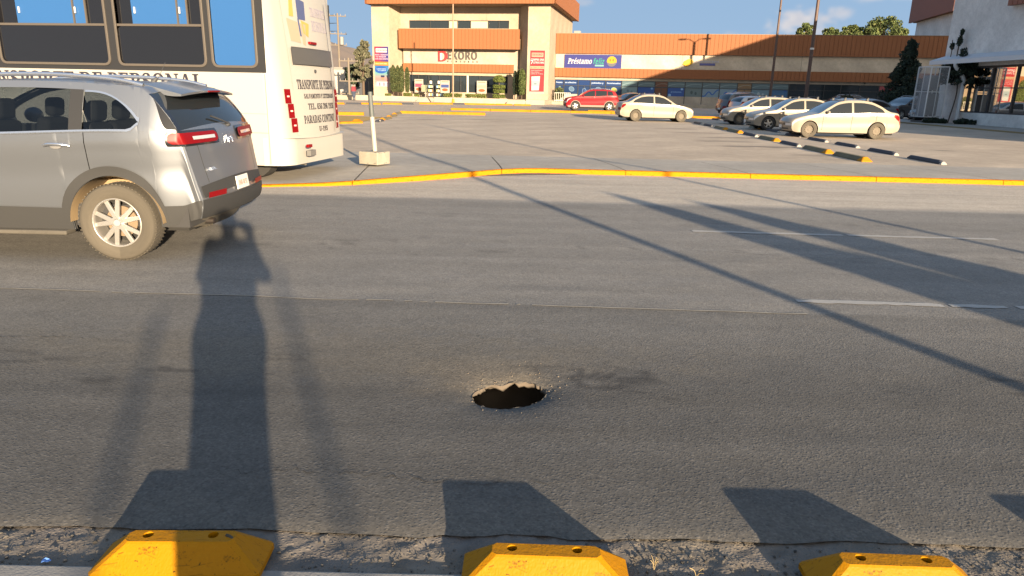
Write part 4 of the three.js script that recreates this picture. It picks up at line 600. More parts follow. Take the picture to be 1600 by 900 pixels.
  part('rear_title', [stamp(dense('TRANSPORTES', serif, 0.15, 0.74), 1.40, 2.72), stamp(dense('BENSON S.A.', serif, 0.17, 0.74), 1.40, 2.48)], mat(0.26, 0.24, 0.29, 0.6), t);
  const navy = mat(0.06, 0.075, 0.16, 0.6), ochre = mat(0.42, 0.27, 0.07, 0.6);
  part('emblem', [stamp(poly([[0, 0], [0.26, 0], [0.30, 0.30], [0.02, 0.34]], 0.003), 0.92, 2.63)], navy, t); part('emblem', [stamp(poly([[0.0, 0], [0.05, 0], [0.02, 0.28], [-0.02, 0.28]], 0.003), 0.93, 2.36)], navy, t);
  part('emblem', [stamp(poly([[0.03, 0], [0.2, -0.06], [0.27, 0.16], [0.0, 0.20]], 0.003), 1.02, 2.42)], ochre, t); part('emblem', [stamp(poly([[0, 0], [0.13, 0], [0.16, 0.26], [0.06, 0.28]], 0.003), 0.66, 2.66)], ochre, t);
  part('emblem_block', [stamp(poly([[0, 0.05], [0.30, 0.03], [0.28, 0.36], [-0.05, 0.40]], 0.003), 0.62, 2.22), stamp(poly([[0.34, 0.02], [0.42, 0.0], [0.50, 0.34], [0.30, 0.35]], 0.003), 0.66, 2.22)], mat(0.34, 0.265, 0.19, 0.6), t);
  for (const [x, z] of [[-2.6, -0.16], [-2.6, -W + 0.16], [-7.6, -0.16], [-7.6, -W + 0.16]]) makeWheel(t, x, z, 0.44, 0.26, 'steel', z < -1, tyreMat);
  for (const x of [-2.6, -7.6]) part('wheel_opening', [(() => { const g = new THREE.CircleGeometry(0.55, 28, 0, Math.PI); g.translate(x, 0.42, 0.004); return g; })()], wellDark, t);
  part('axle_dual', (() => { const g = new THREE.CylinderGeometry(0.44, 0.44, 0.28, 24); g.rotateX(Math.PI / 2); g.translate(-0.62, 0.44, -0.5); return g; })(), tyreMat, t);
  part('underbody', [bx(-LEN + 0.6, 0.32, -W + 0.4, -0.1, 0.6, -0.4)], wellDark, t);
  part('exhaust_pipe', [cyl(0.05, 0.05, [-0.5, 0.28, -0.9], [0.12, 0.25, -0.9])], mat(0.3, 0.28, 0.25, 0.5, { metalness: 0.5 }), t);
}
// ---------------------------------------------------------------- shopping plaza (turned 11.5 degrees to the road)
const TH = 11.5 * Math.PI / 180, UX = [Math.cos(TH), Math.sin(TH)], NX = [-Math.sin(TH), Math.cos(TH)], PO = [5, -86];
const plaza = (a, c, y = 0) => [PO[0] + a * UX[0] + c * NX[0], y, PO[1] + a * UX[1] + c * NX[1]];   // a along the shop front, c towards the road
const PT = -TH;
const cream = mat(0.42, 0.335, 0.25, 0.9, { map: dustTex, bumpMap: plasterBump, bumpScale: 0.0012 }), cream2 = mat(0.42, 0.36, 0.29, 0.9, { map: dustTex, bumpMap: plasterBump, bumpScale: 0.0012 }), orange = mat(0.225, 0.08, 0.026, 0.75), whiteWall = mat(0.78, 0.76, 0.72, 0.9, { map: dustTex, bumpMap: plasterBump, bumpScale: 0.0012 }), mullion = mat(0.03, 0.032, 0.035, 0.5), whiteFrame = mat(0.55, 0.52, 0.46, 0.6), soffit = mat(0.24, 0.16, 0.10, 0.9);
const shopGlass = phys(0.022, 0.028, 0.032, 0.03);
// ribbed sheet-metal fascia: standing ribs with grooves between, along x
function ribbed(x0, x1, y0, y1, z, pitch = 0.42, d = 0.035) { const out = [bx(x0, y0, z - 0.25, x1, y1, z - d)], n = Math.round((x1 - x0) / pitch); for (let k = 0; k < n; k++) out.push(bx(x0 + (x1 - x0) * k / n + 0.022, y0 + 0.003, z - d, x0 + (x1 - x0) * (k + 1) / n - 0.022, y1 - 0.003, z)); return out; }
const turnY = (list, ang, x, z) => list.map((g) => { g.rotateY(ang); g.translate(x, 0, z); return g; });
function printed(w, h, px, py, draw, rough = 0.6, ink = 0.42) { const m = new THREE.MeshStandardMaterial({ color: RGB(ink, ink, ink), map: canvasTex(px, py, draw), roughness: rough }); const g = new THREE.PlaneGeometry(w, h); return [g, m]; }

{ // the raised walk in front of the shops
  const [x, , z] = plaza(0, 0); const p = structGroup('plaza_walk'); p.position.set(x, 0, z); p.rotation.y = PT;
  part('walk', [bx(-26, -0.1, 0.9, -0.2, 0.5, 8.9), bx(-0.19, -0.1, 0.1, 42, 0.35, 4.2), bx(-21, -0.1, -14, 42, 0.2, 0.0)], mat(0.40, 0.345, 0.26, 0.9, { map: dustTex, bumpMap: plasterBump, bumpScale: 0.0012 }), p);
  part('front_wall', [bx(-22.4, -0.1, 8.9, -14.3, 0.56, 9.1), bx(-12.4, -0.1, 8.9, -4.2, 0.56, 9.1), bx(-2.2, -0.1, 8.9, -0.2, 0.53, 9.1)], cream2, p);
  for (const [a, b] of [[-14.28, -12.42], [-4.18, -2.22]]) for (let k = 0; k < 3; k++) part('step', bx(a, -0.05, 9.11 + k * 0.3 - 0.2, b, 0.39 - k * 0.13, 9.41 + k * 0.3 - 0.2), cream2, p);
}
{ // paint shop block
  const [X, , Z] = plaza(0, 0); const t = thing('paint_shop', 'two storey cream shop building with orange fascias and red letter sign', 'building', [X, 0, Z], PT);
  const Y0 = 0.5, H = 10.42, F = 5;
  part('pillar', [bx(-21.1, Y0, -3.9, -19.02, H, F)], cream, t); part('pillar', [bx(-2.95, Y0, -13.95, -0.52, H, F)], cream, t);
  // recess with splayed returns
  part('return_wall', [poly([[-19.02, -F], [-18.45, -2.4], [-19.02, -2.4]], H - Y0).rotateX(-Math.PI / 2).translate(0, Y0, 0)], cream, t);
  part('return_wall', [poly([[-2.952, -F], [-2.952, -2.4], [-4.4, -2.4]], H - Y0).rotateX(-Math.PI / 2).translate(0, Y0, 0)], cream, t);
  part('upper_wall', [bx(-18.9, 7.0, 2.3, -3.6, 8.14, 2.598), bx(-18.9, 9.0, 2.3, -3.6, H, 2.598), bx(-18.9, 8.14, 2.3, -17.45, 9.0, 2.598), bx(-5.6, 8.14, 2.3, -3.6, 9.0, 2.598)], cream, t);
  { const xs = [-17.45, -14.95, -12.7, -11.6, -10.1, -8.0, -6.8, -5.6], ms = [0, 0, 1, 0, 1, 0, 0]; const fr = part('window_strip', [bx(-17.45, 8.14, 2.35, -5.6, 8.19, 2.57), bx(-17.45, 8.95, 2.35, -5.6, 9.0, 2.57), ...xs.map((x) => bx(x - 0.025, 8.19, 2.35, x + 0.025, 8.95, 2.57))], mullion, t); ms.forEach((m, k) => part('pane', bx(xs[k] + 0.027, 8.19, 2.42, xs[k + 1] - 0.027, 8.95, 2.44), m ? mat(0.50, 0.42, 0.30, 0.8) : shopGlass, fr)); }
  part('balcony_fascia', ribbed(-18.33, -4.1, 5.85, 8.0, 3.9), orange, t); part('balcony_slab', [bx(-18.32, 5.9, 2.6, -4.11, 7.0, 3.64)], soffit, t);
  part('sign_wall', [bx(-18.25, 3.3, 2.3, -4.4, 7.0, 2.597)], cream2, t);
  part('lower_fascia', ribbed(-18.22, -4.92, 3.32, 4.25, 2.95), orange, t);
  part('shop_wall', [bx(-18.9, Y0, 2.2, -17.53, 3.3, 2.594), bx(-5.63, Y0, 2.2, -4.2, 3.3, 2.594), bx(-17.53, 2.98, 2.2, -5.63, 3.3, 2.594), bx(-17.53, Y0, 2.2, -13.9, 1.08, 2.594), bx(-12.4, Y0, 2.2, -5.63, 1.08, 2.594)], cream, t);
  { const xs = [-17.53, -16.5, -15.2, -13.9, -12.4, -11.3, -10.4, -9.0, -7.3, -5.63]; const fr = part('shop_window', [bx(-17.53, 2.92, 2.25, -5.63, 2.98, 2.55), bx(-17.53, 1.08, 2.25, -13.9, 1.13, 2.55), bx(-12.4, 1.08, 2.25, -5.63, 1.13, 2.55), ...xs.map((x, k) => bx(x - (k === 6 ? 0.09 : 0.03), k === 3 || k === 4 ? Y0 : 1.13, 2.25, x + (k === 6 ? 0.09 : 0.03), 2.92, 2.555))], mullion, t); for (let k = 0; k < xs.length - 1; k++) part('pane', bx(xs[k] + 0.032, k === 3 ? Y0 + 0.02 : 1.13, 2.38, xs[k + 1] - 0.032, 2.92, 2.40), shopGlass, fr); part('post', bx(-10.5, 1.08, 2.556, -10.3, 2.98, 2.62), whiteFrame, fr); }
  part('rear_block', [bx(-21.0, 0, -13.9, -0.53, H, 2.19)], cream, t);
  part('roof_fascia', [...ribbed(-21.45, 0.25, H, 12.6, 6.0), ...turnY(ribbed(-6.0, 14.4, H, 12.6, 0.25), Math.PI / 2, 0, 0), ...turnY(ribbed(-14.4, 6.0, H, 12.6, 21.45), -Math.PI / 2, 0, 0)], orange, t);
  part('roof_slab', [bx(-21.19, H + 0.02, -14.3, -0.01, 12.3, 5.74)], soffit, t);
  part('wall_joint', [...[-12, -8.5, -4.5].map((z) => bx(-0.519, 0.6, z - 0.02, -0.512, H - 0.02, z + 0.02)), ...[-16.2, -8.2].map((x) => bx(x - 0.015, 9.0, 2.5985, x + 0.015, 10.3, 2.604))], mat(0.22, 0.18, 0.13, 0.9), t);
  part('air_unit', rbx(-0.4, 7.8, -15.6, 0.5, 9.3, -14.6, 0.04), mat(0.22, 0.22, 0.22, 0.6), t);
  const sgn = thing('letter_sign', 'wall sign with a red block initial and dark grey capital letters', 'sign', plaza(0, 0), PT);
  { const D = text('D', font, 1.20, 1.12, 0.12); D.translate(-13.95, 4.50, 2.61); part('red_letter', D, mat(0.50, 0.028, 0.03, 0.5), sgn); const r = text('EKORO', font, 0.92, 3.55, 0.10); r.translate(-12.82, 4.74, 2.61); part('lettering', r, mat(0.07, 0.06, 0.055, 0.6), sgn); 'PINTURAS'.split('').forEach((ch, k) => { const q = text(ch, font, 0.20, ch === 'I' ? 0.06 : 0.17, 0.05); q.translate(-12.85 + k * 0.5, 4.42, 2.61); part('small_letter', q, mat(0.07, 0.06, 0.055, 0.6), sgn); }); const br = bx(-13.70, 4.66, 2.70, -13.46, 5.42, 2.732); part('paint_brush_mark', [br], mat(0.6, 0.55, 0.45, 0.6), sgn); }
  // banners
  const banner = (nm, a0, a1, y0, y1, label, draw) => { const b = thing(nm, label, 'banner', plaza((a0 + a1) / 2, F, 0), PT); part('frame', [bx((a0 - a1) / 2 - 0.03, y0 - 0.03, 0.004, (a1 - a0) / 2 + 0.03, y1 + 0.03, 0.03)], mat(0.35, 0.3, 0.28, 0.6), b); const [g, m] = printed(a1 - a0, y1 - y0, 128, 384, draw); g.translate(0, (y0 + y1) / 2, 0.034); part('print', g, m, b); };
  banner('advertising_banner', -20.86, -19.16, 1.55, 5.95, 'tall pink and blue advertising banner on the left cream pillar', (c, w, h) => {
    const gr = c.createLinearGradient(0, 0, w, 0); gr.addColorStop(0, '#d9264a'); gr.addColorStop(1, '#3a3f9c'); c.fillStyle = gr; c.fillRect(0, 0, w, h * 0.37); c.fillStyle = '#fff'; c.fillRect(w * .1, h * .045, w * .8, h * .10); c.fillStyle = '#555'; c.font = 'bold 24px sans-serif'; c.fillText('DEKORO', w * .14, h * .115); c.fillStyle = '#f4dff0'; c.font = 'bold 19px sans-serif'; c.fillText('PINTA Y RENUEVA', 4, h * .22, w - 8); c.fillText('TU HOGAR', 10, h * .27, w - 20); c.fillText('CON DESCUENTO', 4, h * .325, w - 8);
    c.fillStyle = '#f5a03a'; c.fillRect(0, h * .38, w, h * .09); c.fillStyle = '#fff1d0'; c.font = 'bold 15px sans-serif'; c.fillText('SOLO ESTE MES', 6, h * .44, w - 12); const g2 = c.createLinearGradient(0, h * .48, 0, h); g2.addColorStop(0, '#2b7fd0'); g2.addColorStop(.35, '#7fc4c8'); g2.addColorStop(.65, '#e29a98'); g2.addColorStop(1, '#e8d2e4'); c.fillStyle = g2; c.fillRect(0, h * .48, w, h * .52); c.fillStyle = '#1f66c8'; c.beginPath(); c.ellipse(w * .45, h * .58, w * .45, h * .09, 0, 0, 7); c.fill(); c.fillStyle = '#d8ecff'; c.font = 'bold 15px sans-serif'; c.fillText('LLEVATE GRATIS', w * .12, h * .57, w * .7); c.fillText('TU CUBETA', w * .2, h * .61, w * .6); c.fillStyle = '#27305e'; c.fillRect(w * .42, h * .72, w * .26, h * .05); c.fillStyle = '#d69a7c'; c.fillRect(w * .45, h * .77, w * .2, h * .07); c.fillStyle = '#f3e3f0'; c.fillRect(w * .1, h * .88, w * .8, h * .1); c.fillStyle = '#40406e'; c.fillRect(w * .3, h * .90, w * .06, h * .08); c.fillRect(w * .6, h * .90, w * .06, h * .08);
  });
  banner('advertising_banner', -2.62, -0.98, 1.15, 5.72, 'tall red advertising banner with a white paint bucket on right pillar', (c, w, h) => {
    c.fillStyle = '#c9303a'; c.fillRect(0, 0, w, h); c.fillStyle = '#e0b8a0'; c.fillRect(w * .1, h * .05, w * .8, h * .1); c.fillStyle = '#9a4a44'; c.font = 'bold 26px sans-serif'; c.fillText('DEKORO', w * .14, h * .12, w * .7); c.fillStyle = '#fff'; c.font = 'bold 26px sans-serif'; c.fillText('COMPRA UNA', 6, h * .235, w - 12); c.font = 'bold 44px sans-serif'; c.fillText('7', 4, h * .31); c.font = 'bold 24px sans-serif'; c.fillText('LITROS MAS', w * .22, h * .30, w * .75); c.fillStyle = '#e8c9a4'; c.fillRect(w * .02, h * .36, w * .96, h * .06); c.fillStyle = '#b06a50'; c.font = 'bold 16px sans-serif'; c.fillText('EN TODA LA LINEA', 6, h * .405, w - 12); c.fillStyle = '#ffe7e4'; c.font = '14px sans-serif'; c.fillText('Impermeabilizante', 8, h * .47, w * .8); c.fillText('Rojo y blanco', 8, h * .51, w * .6); c.fillText('cubeta de 19 litros', 8, h * .55, w * .85);
    c.fillStyle = '#dfe8ea'; c.beginPath(); c.moveTo(w * .12, h * .60); c.lineTo(w * .72, h * .59); c.lineTo(w * .66, h * .92); c.lineTo(w * .14, h * .93); c.fill(); c.fillStyle = '#b8cdd6'; c.fillRect(w * .14, h * .70, w * .53, h * .12); c.fillStyle = '#333'; c.fillRect(w * .32, h * .765, w * .16, h * .012); c.fillStyle = '#d8c6c0'; c.fillRect(0, h * .95, w, h * .05);
  });
}
{ // low wing of shops
  const t = thing('shop_wing', 'long single storey shop wing with two orange ribbed fascias and glazed fronts', 'building', plaza(0, 0), PT);
  const A0 = -0.49, A1 = 44;
  part('upper_fascia', ribbed(A0, A1, 5.68, 7.82, 0.5, 0.44), orange, t); part('lower_fascia', ribbed(A0, A1, 3.10, 4.10, 0.5, 0.44), orange, t);
  part('fascia_cap', bx(A0, 7.822, 0.2, A1, 7.88, 0.53), soffit, t);
  part('sign_band', [bx(A0, 4.10, -0.4, A1, 5.68, 0.2)], mat(0.56, 0.47, 0.36, 0.9, { map: dustTex, bumpMap: plasterBump, bumpScale: 0.0012 }), t); part('transom', [bx(A0, 2.80, -0.4, A1, 3.10, 0.10)], cream2, t);
  part('roof', [bx(A0, 5.7, -18, A1, 7.7, 0.2)], soffit, t); part('rear_wall', [bx(A0, 0, -18, A1, 5.69, -0.45)], cream2, t);
  const joints = [13.85, 26.5]; part('wall_joint', joints.map((x) => bx(x - 0.02, 4.1, 0.2, x + 0.02, 5.68, 0.204)), mat(0.2, 0.18, 0.15, 0.9), t);
  const xs = [-0.45, 0.57, 2.23, 3.65, 5.43, 7.27, 9.09, 11.04, 12.47, 14.39, 16.29, 18.17, 20.1, 21.61, 23.58, 25.53, 27.4, 29.2, 30.9, 32.8, 34.7, 36.6, 38.6, 40.9, 43.9], doors = new Set([2, 7, 12, 16, 18]);
  xs.slice(0, -1).forEach((x, k) => { if (!doors.has(k)) part('stall_wall', bx(x + 0.001, 0.35, -0.35, xs[k + 1] - 0.001, 1.18, 0.05), cream2, t); });
  const film = (k, lo) => printed(xs[k + 1] - xs[k] - 0.09, lo ? 0.98 : 0.58, 128, lo ? 80 : 48, (c, w, h) => {
    const blueA = '#17386e', blueB = '#1a4f9c', pale = '#7d98a0';
    if (k < 5) { c.fillStyle = lo ? '#15335f' : blueA; c.fillRect(0, 0, w, h); c.fillStyle = '#c9d8ec'; c.font = 'bold 20px sans-serif'; if (!lo && k !== 2) c.fillText(['Prestamos', 'en efectivo', '', 'Jubilados y', 'Pensionados'][k], 6, 30, w - 12); if (lo) { c.fillStyle = ['#5f7d52', '#56718e', '#274f90', '#40618a', '#a9a357'][k]; c.beginPath(); c.ellipse(w * .55, h * .4, w * .2, h * .25, .5, 0, 7); c.fill(); c.strokeStyle = '#88a2bb'; c.lineWidth = 3; c.stroke(); } return; }
    const styles = { 5: [pale, '#5b7480'], 6: [blueB, '#6fa6dc'], 7: ['#6d3f25', '#8a5535'], 8: [blueB, '#8fb9e6'], 9: ['#64787c', '#3f5559'], 10: ['#7d97a8', '#1c5cae'], 11: ['#7c9aae', '#1d62b6'], 12: ['#8a6c4a', '#2e2216'], 13: ['#6f8c9c', '#a7b9c2'], 14: ['#3c6a94', '#1b57a0'] };
    const [a, b] = styles[k] ?? ['#3b4648', '#2a3335']; c.fillStyle = lo || k === 7 || k === 12 ? a : '#5d767e'; c.fillRect(0, 0, w, h);
    if (lo) { c.fillStyle = b; c.strokeStyle = b; c.lineWidth = 9; if (k === 10 || k === 11) { c.beginPath(); c.moveTo(0, h * .85); c.bezierCurveTo(w * .3, h * 1.1, w * .25, h * .1, w * .5, h * .5); c.bezierCurveTo(w * .7, h * 1.1, w * .7, h * .2, w, h * .15); c.stroke(); } else if (k === 6 || k === 8 || k === 14) { c.beginPath(); c.arc(w * .85, h * .15, 10, 0, 7); c.arc(w * .12, h * .85, 12, 0, 7); c.fill(); if (k === 8) { c.font = 'bold 16px sans-serif'; c.fillText('prestamos', 24, h * .55, w - 40); } } else { c.beginPath(); c.ellipse(w * .4, h * .5, 10, 16, 0, 0, 7); c.ellipse(w * .65, h * .6, 9, 14, 0, 0, 7); c.fill(); } }
    else { c.strokeStyle = 'rgba(170,190,195,.5)'; c.lineWidth = 5; c.beginPath(); c.moveTo(0, h * .8); c.quadraticCurveTo(w * .5, h * .1, w, h * .5); c.stroke(); }
  }, 0.35, 0.7);
  const fr = part('window_frame', [bx(A0, 2.755, -0.06, A1, 2.80, 0.08), ...xs.map((x) => bx(x - 0.035, 0.36, -0.06, x + 0.035, 2.755, 0.082)), ...xs.slice(0, -1).map((x, k) => bx(x + 0.036, 2.12, -0.055, xs[k + 1] - 0.036, 2.17, 0.079)), ...xs.slice(0, -1).map((x, k) => doors.has(k) ? bx((x + xs[k + 1]) / 2 - 0.03, 0.36, -0.05, (x + xs[k + 1]) / 2 + 0.03, 2.12, 0.07) : null).filter(Boolean)], mullion, t);
  for (let k = 0; k < xs.length - 1; k++) for (const lo of [0, 1]) {
    const x0 = xs[k] + 0.037, x1 = xs[k + 1] - 0.037, y0 = lo ? (doors.has(k) ? 0.37 : 1.181) : 2.171, y1 = lo ? 2.119 : 2.754; part('pane', bx(x0, y0, -0.01, x1, y1, 0.012), shopGlass, fr);
    if (k < 15) { const [g, m] = film(k, lo); if (lo && doors.has(k)) g.scale(1, 1.7, 1); g.translate((x0 + x1) / 2, (y0 + y1) / 2, 0.018); part('window_print', g, m, fr); }
    else if (k === 20 && !lo) part('window_print', bx(x0 + 0.05, y0 + 0.03, 0.014, x1 - 0.4, y1 - 0.03, 0.02), mat(0.28, 0.05, 0.06, 0.6), fr);
  }
  // loan office sign
  const s1 = thing('shop_sign', 'blue loan office sign with white and green script and yellow smiling face', 'sign', plaza(3.83, 0.2, 4.12), PT);
  { const [g, m] = printed(6.5, 1.44, 768, 170, (c, w, h) => { c.fillStyle = '#3b3f9e'; c.fillRect(0, 0, w, h); c.fillStyle = '#fff'; c.font = 'italic bold 98px serif'; c.fillText('Préstamo', 40, 118, 330); c.fillStyle = '#2fb89a'; c.font = 'italic bold 100px sans-serif'; c.fillText('feliz', 385, 118, 150); c.fillStyle = '#8fe0cf'; c.fillRect(415, 128, 120, 20); c.fillStyle = '#f6c021'; c.beginPath(); c.arc(640, 82, 66, 0, 7); c.fill(); c.fillStyle = '#7d7d86'; c.beginPath(); c.arc(640, 82, 66, 0.35, Math.PI - 0.15); c.quadraticCurveTo(640, 125, 700, 92); c.fill(); c.fillStyle = '#7b5a12'; c.beginPath(); c.ellipse(618, 66, 7, 15, 0, 0, 7); c.ellipse(658, 66, 7, 15, 0, 0, 7); c.fill(); }, 0.5); part('sign_box', bx(-3.27, -0.02, 0.002, 3.27, 1.46, 0.12), mat(0.05, 0.055, 0.24, 0.5), s1); g.translate(0, 0.72, 0.124); part('print', g, m, s1); }
  const s2 = thing('shop_sign', 'small wall sign with a yellow hand shaped emblem, faint script and a blue bar', 'sign', plaza(0, 0.2, 0), PT);
  part('emblem', [poly([[13.98, 4.66], [14.25, 4.5], [14.5, 4.52], [14.95, 4.78], [15.0, 5.02], [14.75, 5.22], [14.5, 5.2], [14.1, 4.98]], 0.08, 0.03).translate(0, 0, 0.012)], mat(0.72, 0.42, 0.02, 0.6), s2);
  { const g = text('compartamos banco', font, 0.22, 2.7, 0.04); g.translate(15.12, 4.90, 0.01); part('lettering', g, mat(0.48, 0.47, 0.52, 0.6), s2); const b = rbx(15.75, 4.57, 0.003, 17.44, 4.82, 0.06, 0.10, 3); part('blue_bar', b, mat(0.085, 0.09, 0.24, 0.6), s2); }
  tag(part('round_lamp', (() => { const g = new THREE.CylinderGeometry(0.07, 0.07, 0.2, 12); g.rotateX(Math.PI / 2); const [x, y, z] = plaza(33.2, 0.15, 2.98); g.translate(x, y, z); return g; })(), darkPlastic), 'tiny round dark wall lamp under the lower fascia of shop wing', 'wall lamp');
}
{ // side block on the right, square to the road: white wall, big windows, lean-to roof; a tower with brown fascia farther back
  const X = 28.1, Z = -48.8, t = thing('corner_store', 'tall white walled store with large windows and a lean-to roof at right edge', 'building', [X, 0, Z], 0);
  const Y = 9.47, L = 32.8;                     // local: wall face at x = 0, runs along +z towards the road
  part('wall', [poly([[0, 3.55], [34, 3.55], [34, 13.8], [12.6, 13.8], [0, Y]], L), bx(0, -0.1, 0, 34, 3.55, 2.3), bx(0, -0.1, 2.3, 0.3, 0.80, L), bx(0, 0.80, L - 1.6, 34, 3.55, L), bx(4.5, -0.1, 2.3, 34, 3.55, L - 1.6)], whiteWall, t);  // unseen rising roofline shaped to cast the slanting shade on the wing
  part('added_shadow_block', bx(-3.6, -0.1, 25.2, -0.002, Y, 31.5), whiteWall, t);  // unseen block added to cast the shadow edge on the lot
  { const zs = [2.3, 3.07, 5.1, 7.23, 9.4, 11.6, 13.8, 16, 18.2, 20.4, 22.6, 24.8, 27, 29.1, L - 1.6], fr = part('window_frame', [bx(0.06, 3.42, 2.3, 0.24, 3.55, L - 1.6), bx(0.06, 0.80, 2.3, 0.24, 0.88, L - 1.6), bx(0.08, 2.24, 2.3, 0.2, 2.30, L - 1.6), ...zs.map((z) => bx(0.055, 0.88, z - 0.07, 0.245, 3.42, z + 0.07))], mullion, t), coated = phys(0.62, 0.58, 0.53, 0.02, { metalness: 1 }); for (let k = 0; k < zs.length - 1; k++) for (const [a, b] of [[0.88, 2.24], [2.30, 3.42]]) part('pane', bx(0.13, a, zs[k] + 0.071, 0.15, b, zs[k + 1] - 0.071), coated, fr); }
  { const g = poly([[-0.001, 4.30], [-1.0, 3.98], [-1.0, 3.76], [-0.94, 3.76], [-0.94, 3.90], [-0.001, 4.18]], 25.6); g.translate(0, 0, 0.2); part('canopy_roof', g, mat(0.50, 0.51, 0.53, 0.6), t); part('canopy_gutter', bx(-1.08, 3.70, 0.2, -1.003, 3.95, 25.0), mat(0.62, 0.62, 0.61, 0.6), t); }
  part('downpipe', [tube([[-1.03, 3.75, 3.0], [-0.98, 3.55, 3.0], [-0.55, 3.1, 3.0], [-0.32, 2.75, 3.0], [-0.30, 2.4, 3.0]], 0.11, 10, 24), cyl(0.11, 0.11, [-0.30, 2.45, 3.0], [-0.32, 0.05, 3.0])], mat(0.60, 0.60, 0.59, 0.6), t);
  part('brown_fascia', turnY(ribbed(5.8, L, 6.75, Y - 0.05, 0.35, 0.42), -Math.PI / 2, -0.002, 0), mat(0.26, 0.10, 0.06, 0.7), t);
  const tw = thing('fascia_tower', 'white block with a deep brown fascia rising behind the shop wing', 'building', plaza(0, 0), PT);
  part('wall', bx(42.0, 0, -15.6, 52, 12.8, -2.6), whiteWall, tw); part('fascia', turnY(ribbed(-16.5, -2.0, 10.55, 13.6, 0.25, 0.42), -Math.PI / 2, 41.55, 0), mat(0.26, 0.10, 0.065, 0.7), tw); part('roof', bx(41.81, 10.56, -16.4, 52, 13.58, -2.05), soffit, tw);
  const cage = thing('equipment_cage', 'tall wire mesh cage of white angle frame against the white store wall', 'cage', [26.45, 0.1, -46.9], 0.03);
  { const w = 1.12, d = 1.4, h0 = 0.36, h1 = 3.42, fr = []; for (const x of [-w / 2, w / 2]) for (const z of [-d / 2, d / 2]) fr.push(bx(x - 0.03, h0, z - 0.03, x + 0.03, h1, z + 0.03)); for (const y of [h0, 1.9, h1]) { for (const z of [-d / 2, d / 2]) fr.push(bx(-w / 2 + 0.03, y - 0.025, z - 0.025, w / 2 - 0.03, y + 0.025, z + 0.025)); for (const x of [-w / 2, w / 2]) fr.push(bx(x - 0.025, y - 0.025, -d / 2 + 0.03, x + 0.025, y + 0.025, d / 2 - 0.03)); } fr.push(bx(-0.02, h0, d / 2 - 0.02, 0.02, h1, d / 2 + 0.02), bx(-w / 2 - 0.02, h0, -0.02, -w / 2 + 0.02, h1, 0.02)); part('frame', fr, mat(0.72, 0.72, 0.70, 0.6), cage);
    const ms = [], st = 0.07; for (let y = h0; y < h1; y += st) ms.push(bx(-w / 2, y, d / 2 + 0.021, w / 2, y + 0.011, d / 2 + 0.03), bx(-w / 2 - 0.03, y, -d / 2, -w / 2 - 0.021, y + 0.011, d / 2)); for (let x = -w / 2; x < w / 2; x += st) ms.push(bx(x, h0, d / 2 + 0.031, x + 0.011, h1, d / 2 + 0.038)); for (let z = -d / 2; z < d / 2; z += st) ms.push(bx(-w / 2 - 0.038, h0, z, -w / 2 - 0.031, h1, z + 0.011)); part('wire_mesh', ms, mat(0.40, 0.41, 0.42, 0.6), cage).userData.kind = 'stuff';
    part('cooling_unit', rbx(-0.36, 0.45, -0.6, 0.36, 1.8, 0.45, 0.03), mat(0.24, 0.24, 0.24, 0.7), cage); part('cooling_unit', rbx(-0.3, 2.0, -0.55, 0.3, 2.9, 0.3, 0.03), mat(0.24, 0.24, 0.24, 0.7), cage); part('stand', [bx(-w / 2, 0.0, -d / 2, w / 2, 0.1, d / 2), ...[-0.4, 0.4].flatMap((x) => [-0.6, 0.6].map((z) => bx(x - 0.05, 0.1, z - 0.05, x + 0.05, h0 + 0.05, z + 0.05)))], mat(0.1, 0.09, 0.08, 0.9), cage); }
  const sw = structGroup('store_walk'); part('walk', bx(24.9, -0.05, -54, 28.095, 0.1, -15.5), paleConcrete, sw); part('yellow_edge', bx(24.75, -0.05, -54, 24.895, 0.1, -15.5), mat(0.26, 0.19, 0.09, 0.85), sw);
}
// ---------------------------------------------------------------- yellow wheel stops on the near kerb
const stopYellowTex = canvasTex(512, 256, (c, w, h) => { c.fillStyle = '#f2b000'; c.fillRect(0, 0, w, h); const r = rng(44); for (let k = 0; k < 900; k++) { const a = r(); c.fillStyle = a < 0.5 ? `rgba(205,140,10,${0.15 * r()})` : `rgba(255,205,60,${0.15 * r()})`; c.fillRect(r() * w, r() * h, 2 + r() * 30, 1 + r() * 5); } for (let k = 0; k < 26; k++) { c.fillStyle = `rgba(70,55,25,${0.10 + 0.25 * r()})`; const x = r() * w, y = r() * h; for (let q = 0; q < 40; q++) c.fillRect(x + (r() - 0.5) * 50, y + (r() - 0.5) * 16, 1 + r() * 5, 1 + r() * 2); } for (let k = 0; k < 14; k++) { c.fillStyle = `rgba(46,42,34,${0.5 + 0.4 * r()})`; c.beginPath(); const x = r() * w, y = r() * h; c.moveTo(x, y); for (let q = 0; q < 5; q++) c.lineTo(x + (r() - 0.5) * 14, y + (r() - 0.5) * 8); c.fill(); } for (let k = 0; k < 60; k++) { c.strokeStyle = `rgba(60,45,20,${0.15 + 0.35 * r()})`; c.lineWidth = 0.6 + r() * 1.6; const x = r() * w, y = r() * h; c.beginPath(); c.moveTo(x, y); c.lineTo(x + (r() - 0.3) * 60, y + (r() - 0.5) * 22); c.stroke(); } for (let k = 0; k < 240; k++) { c.fillStyle = `rgba(50,40,20,${0.5 * r()})`; c.fillRect(r() * w, r() * h, 1 + r() * 2.5, 1 + r() * 2); } });
stopYellowTex.wrapS = stopYellowTex.wrapT = THREE.RepeatWrapping; stopYellowTex.repeat.set(1.6, 3.2);
const stopYellow = new THREE.MeshPhysicalMaterial({ specularIntensity: 0.3, color: RGB(0.38, 0.33, 0.4), map: stopYellowTex, roughness: 0.55, bumpMap: plasterBump, bumpScale: 0.0015, side: THREE.DoubleSide });
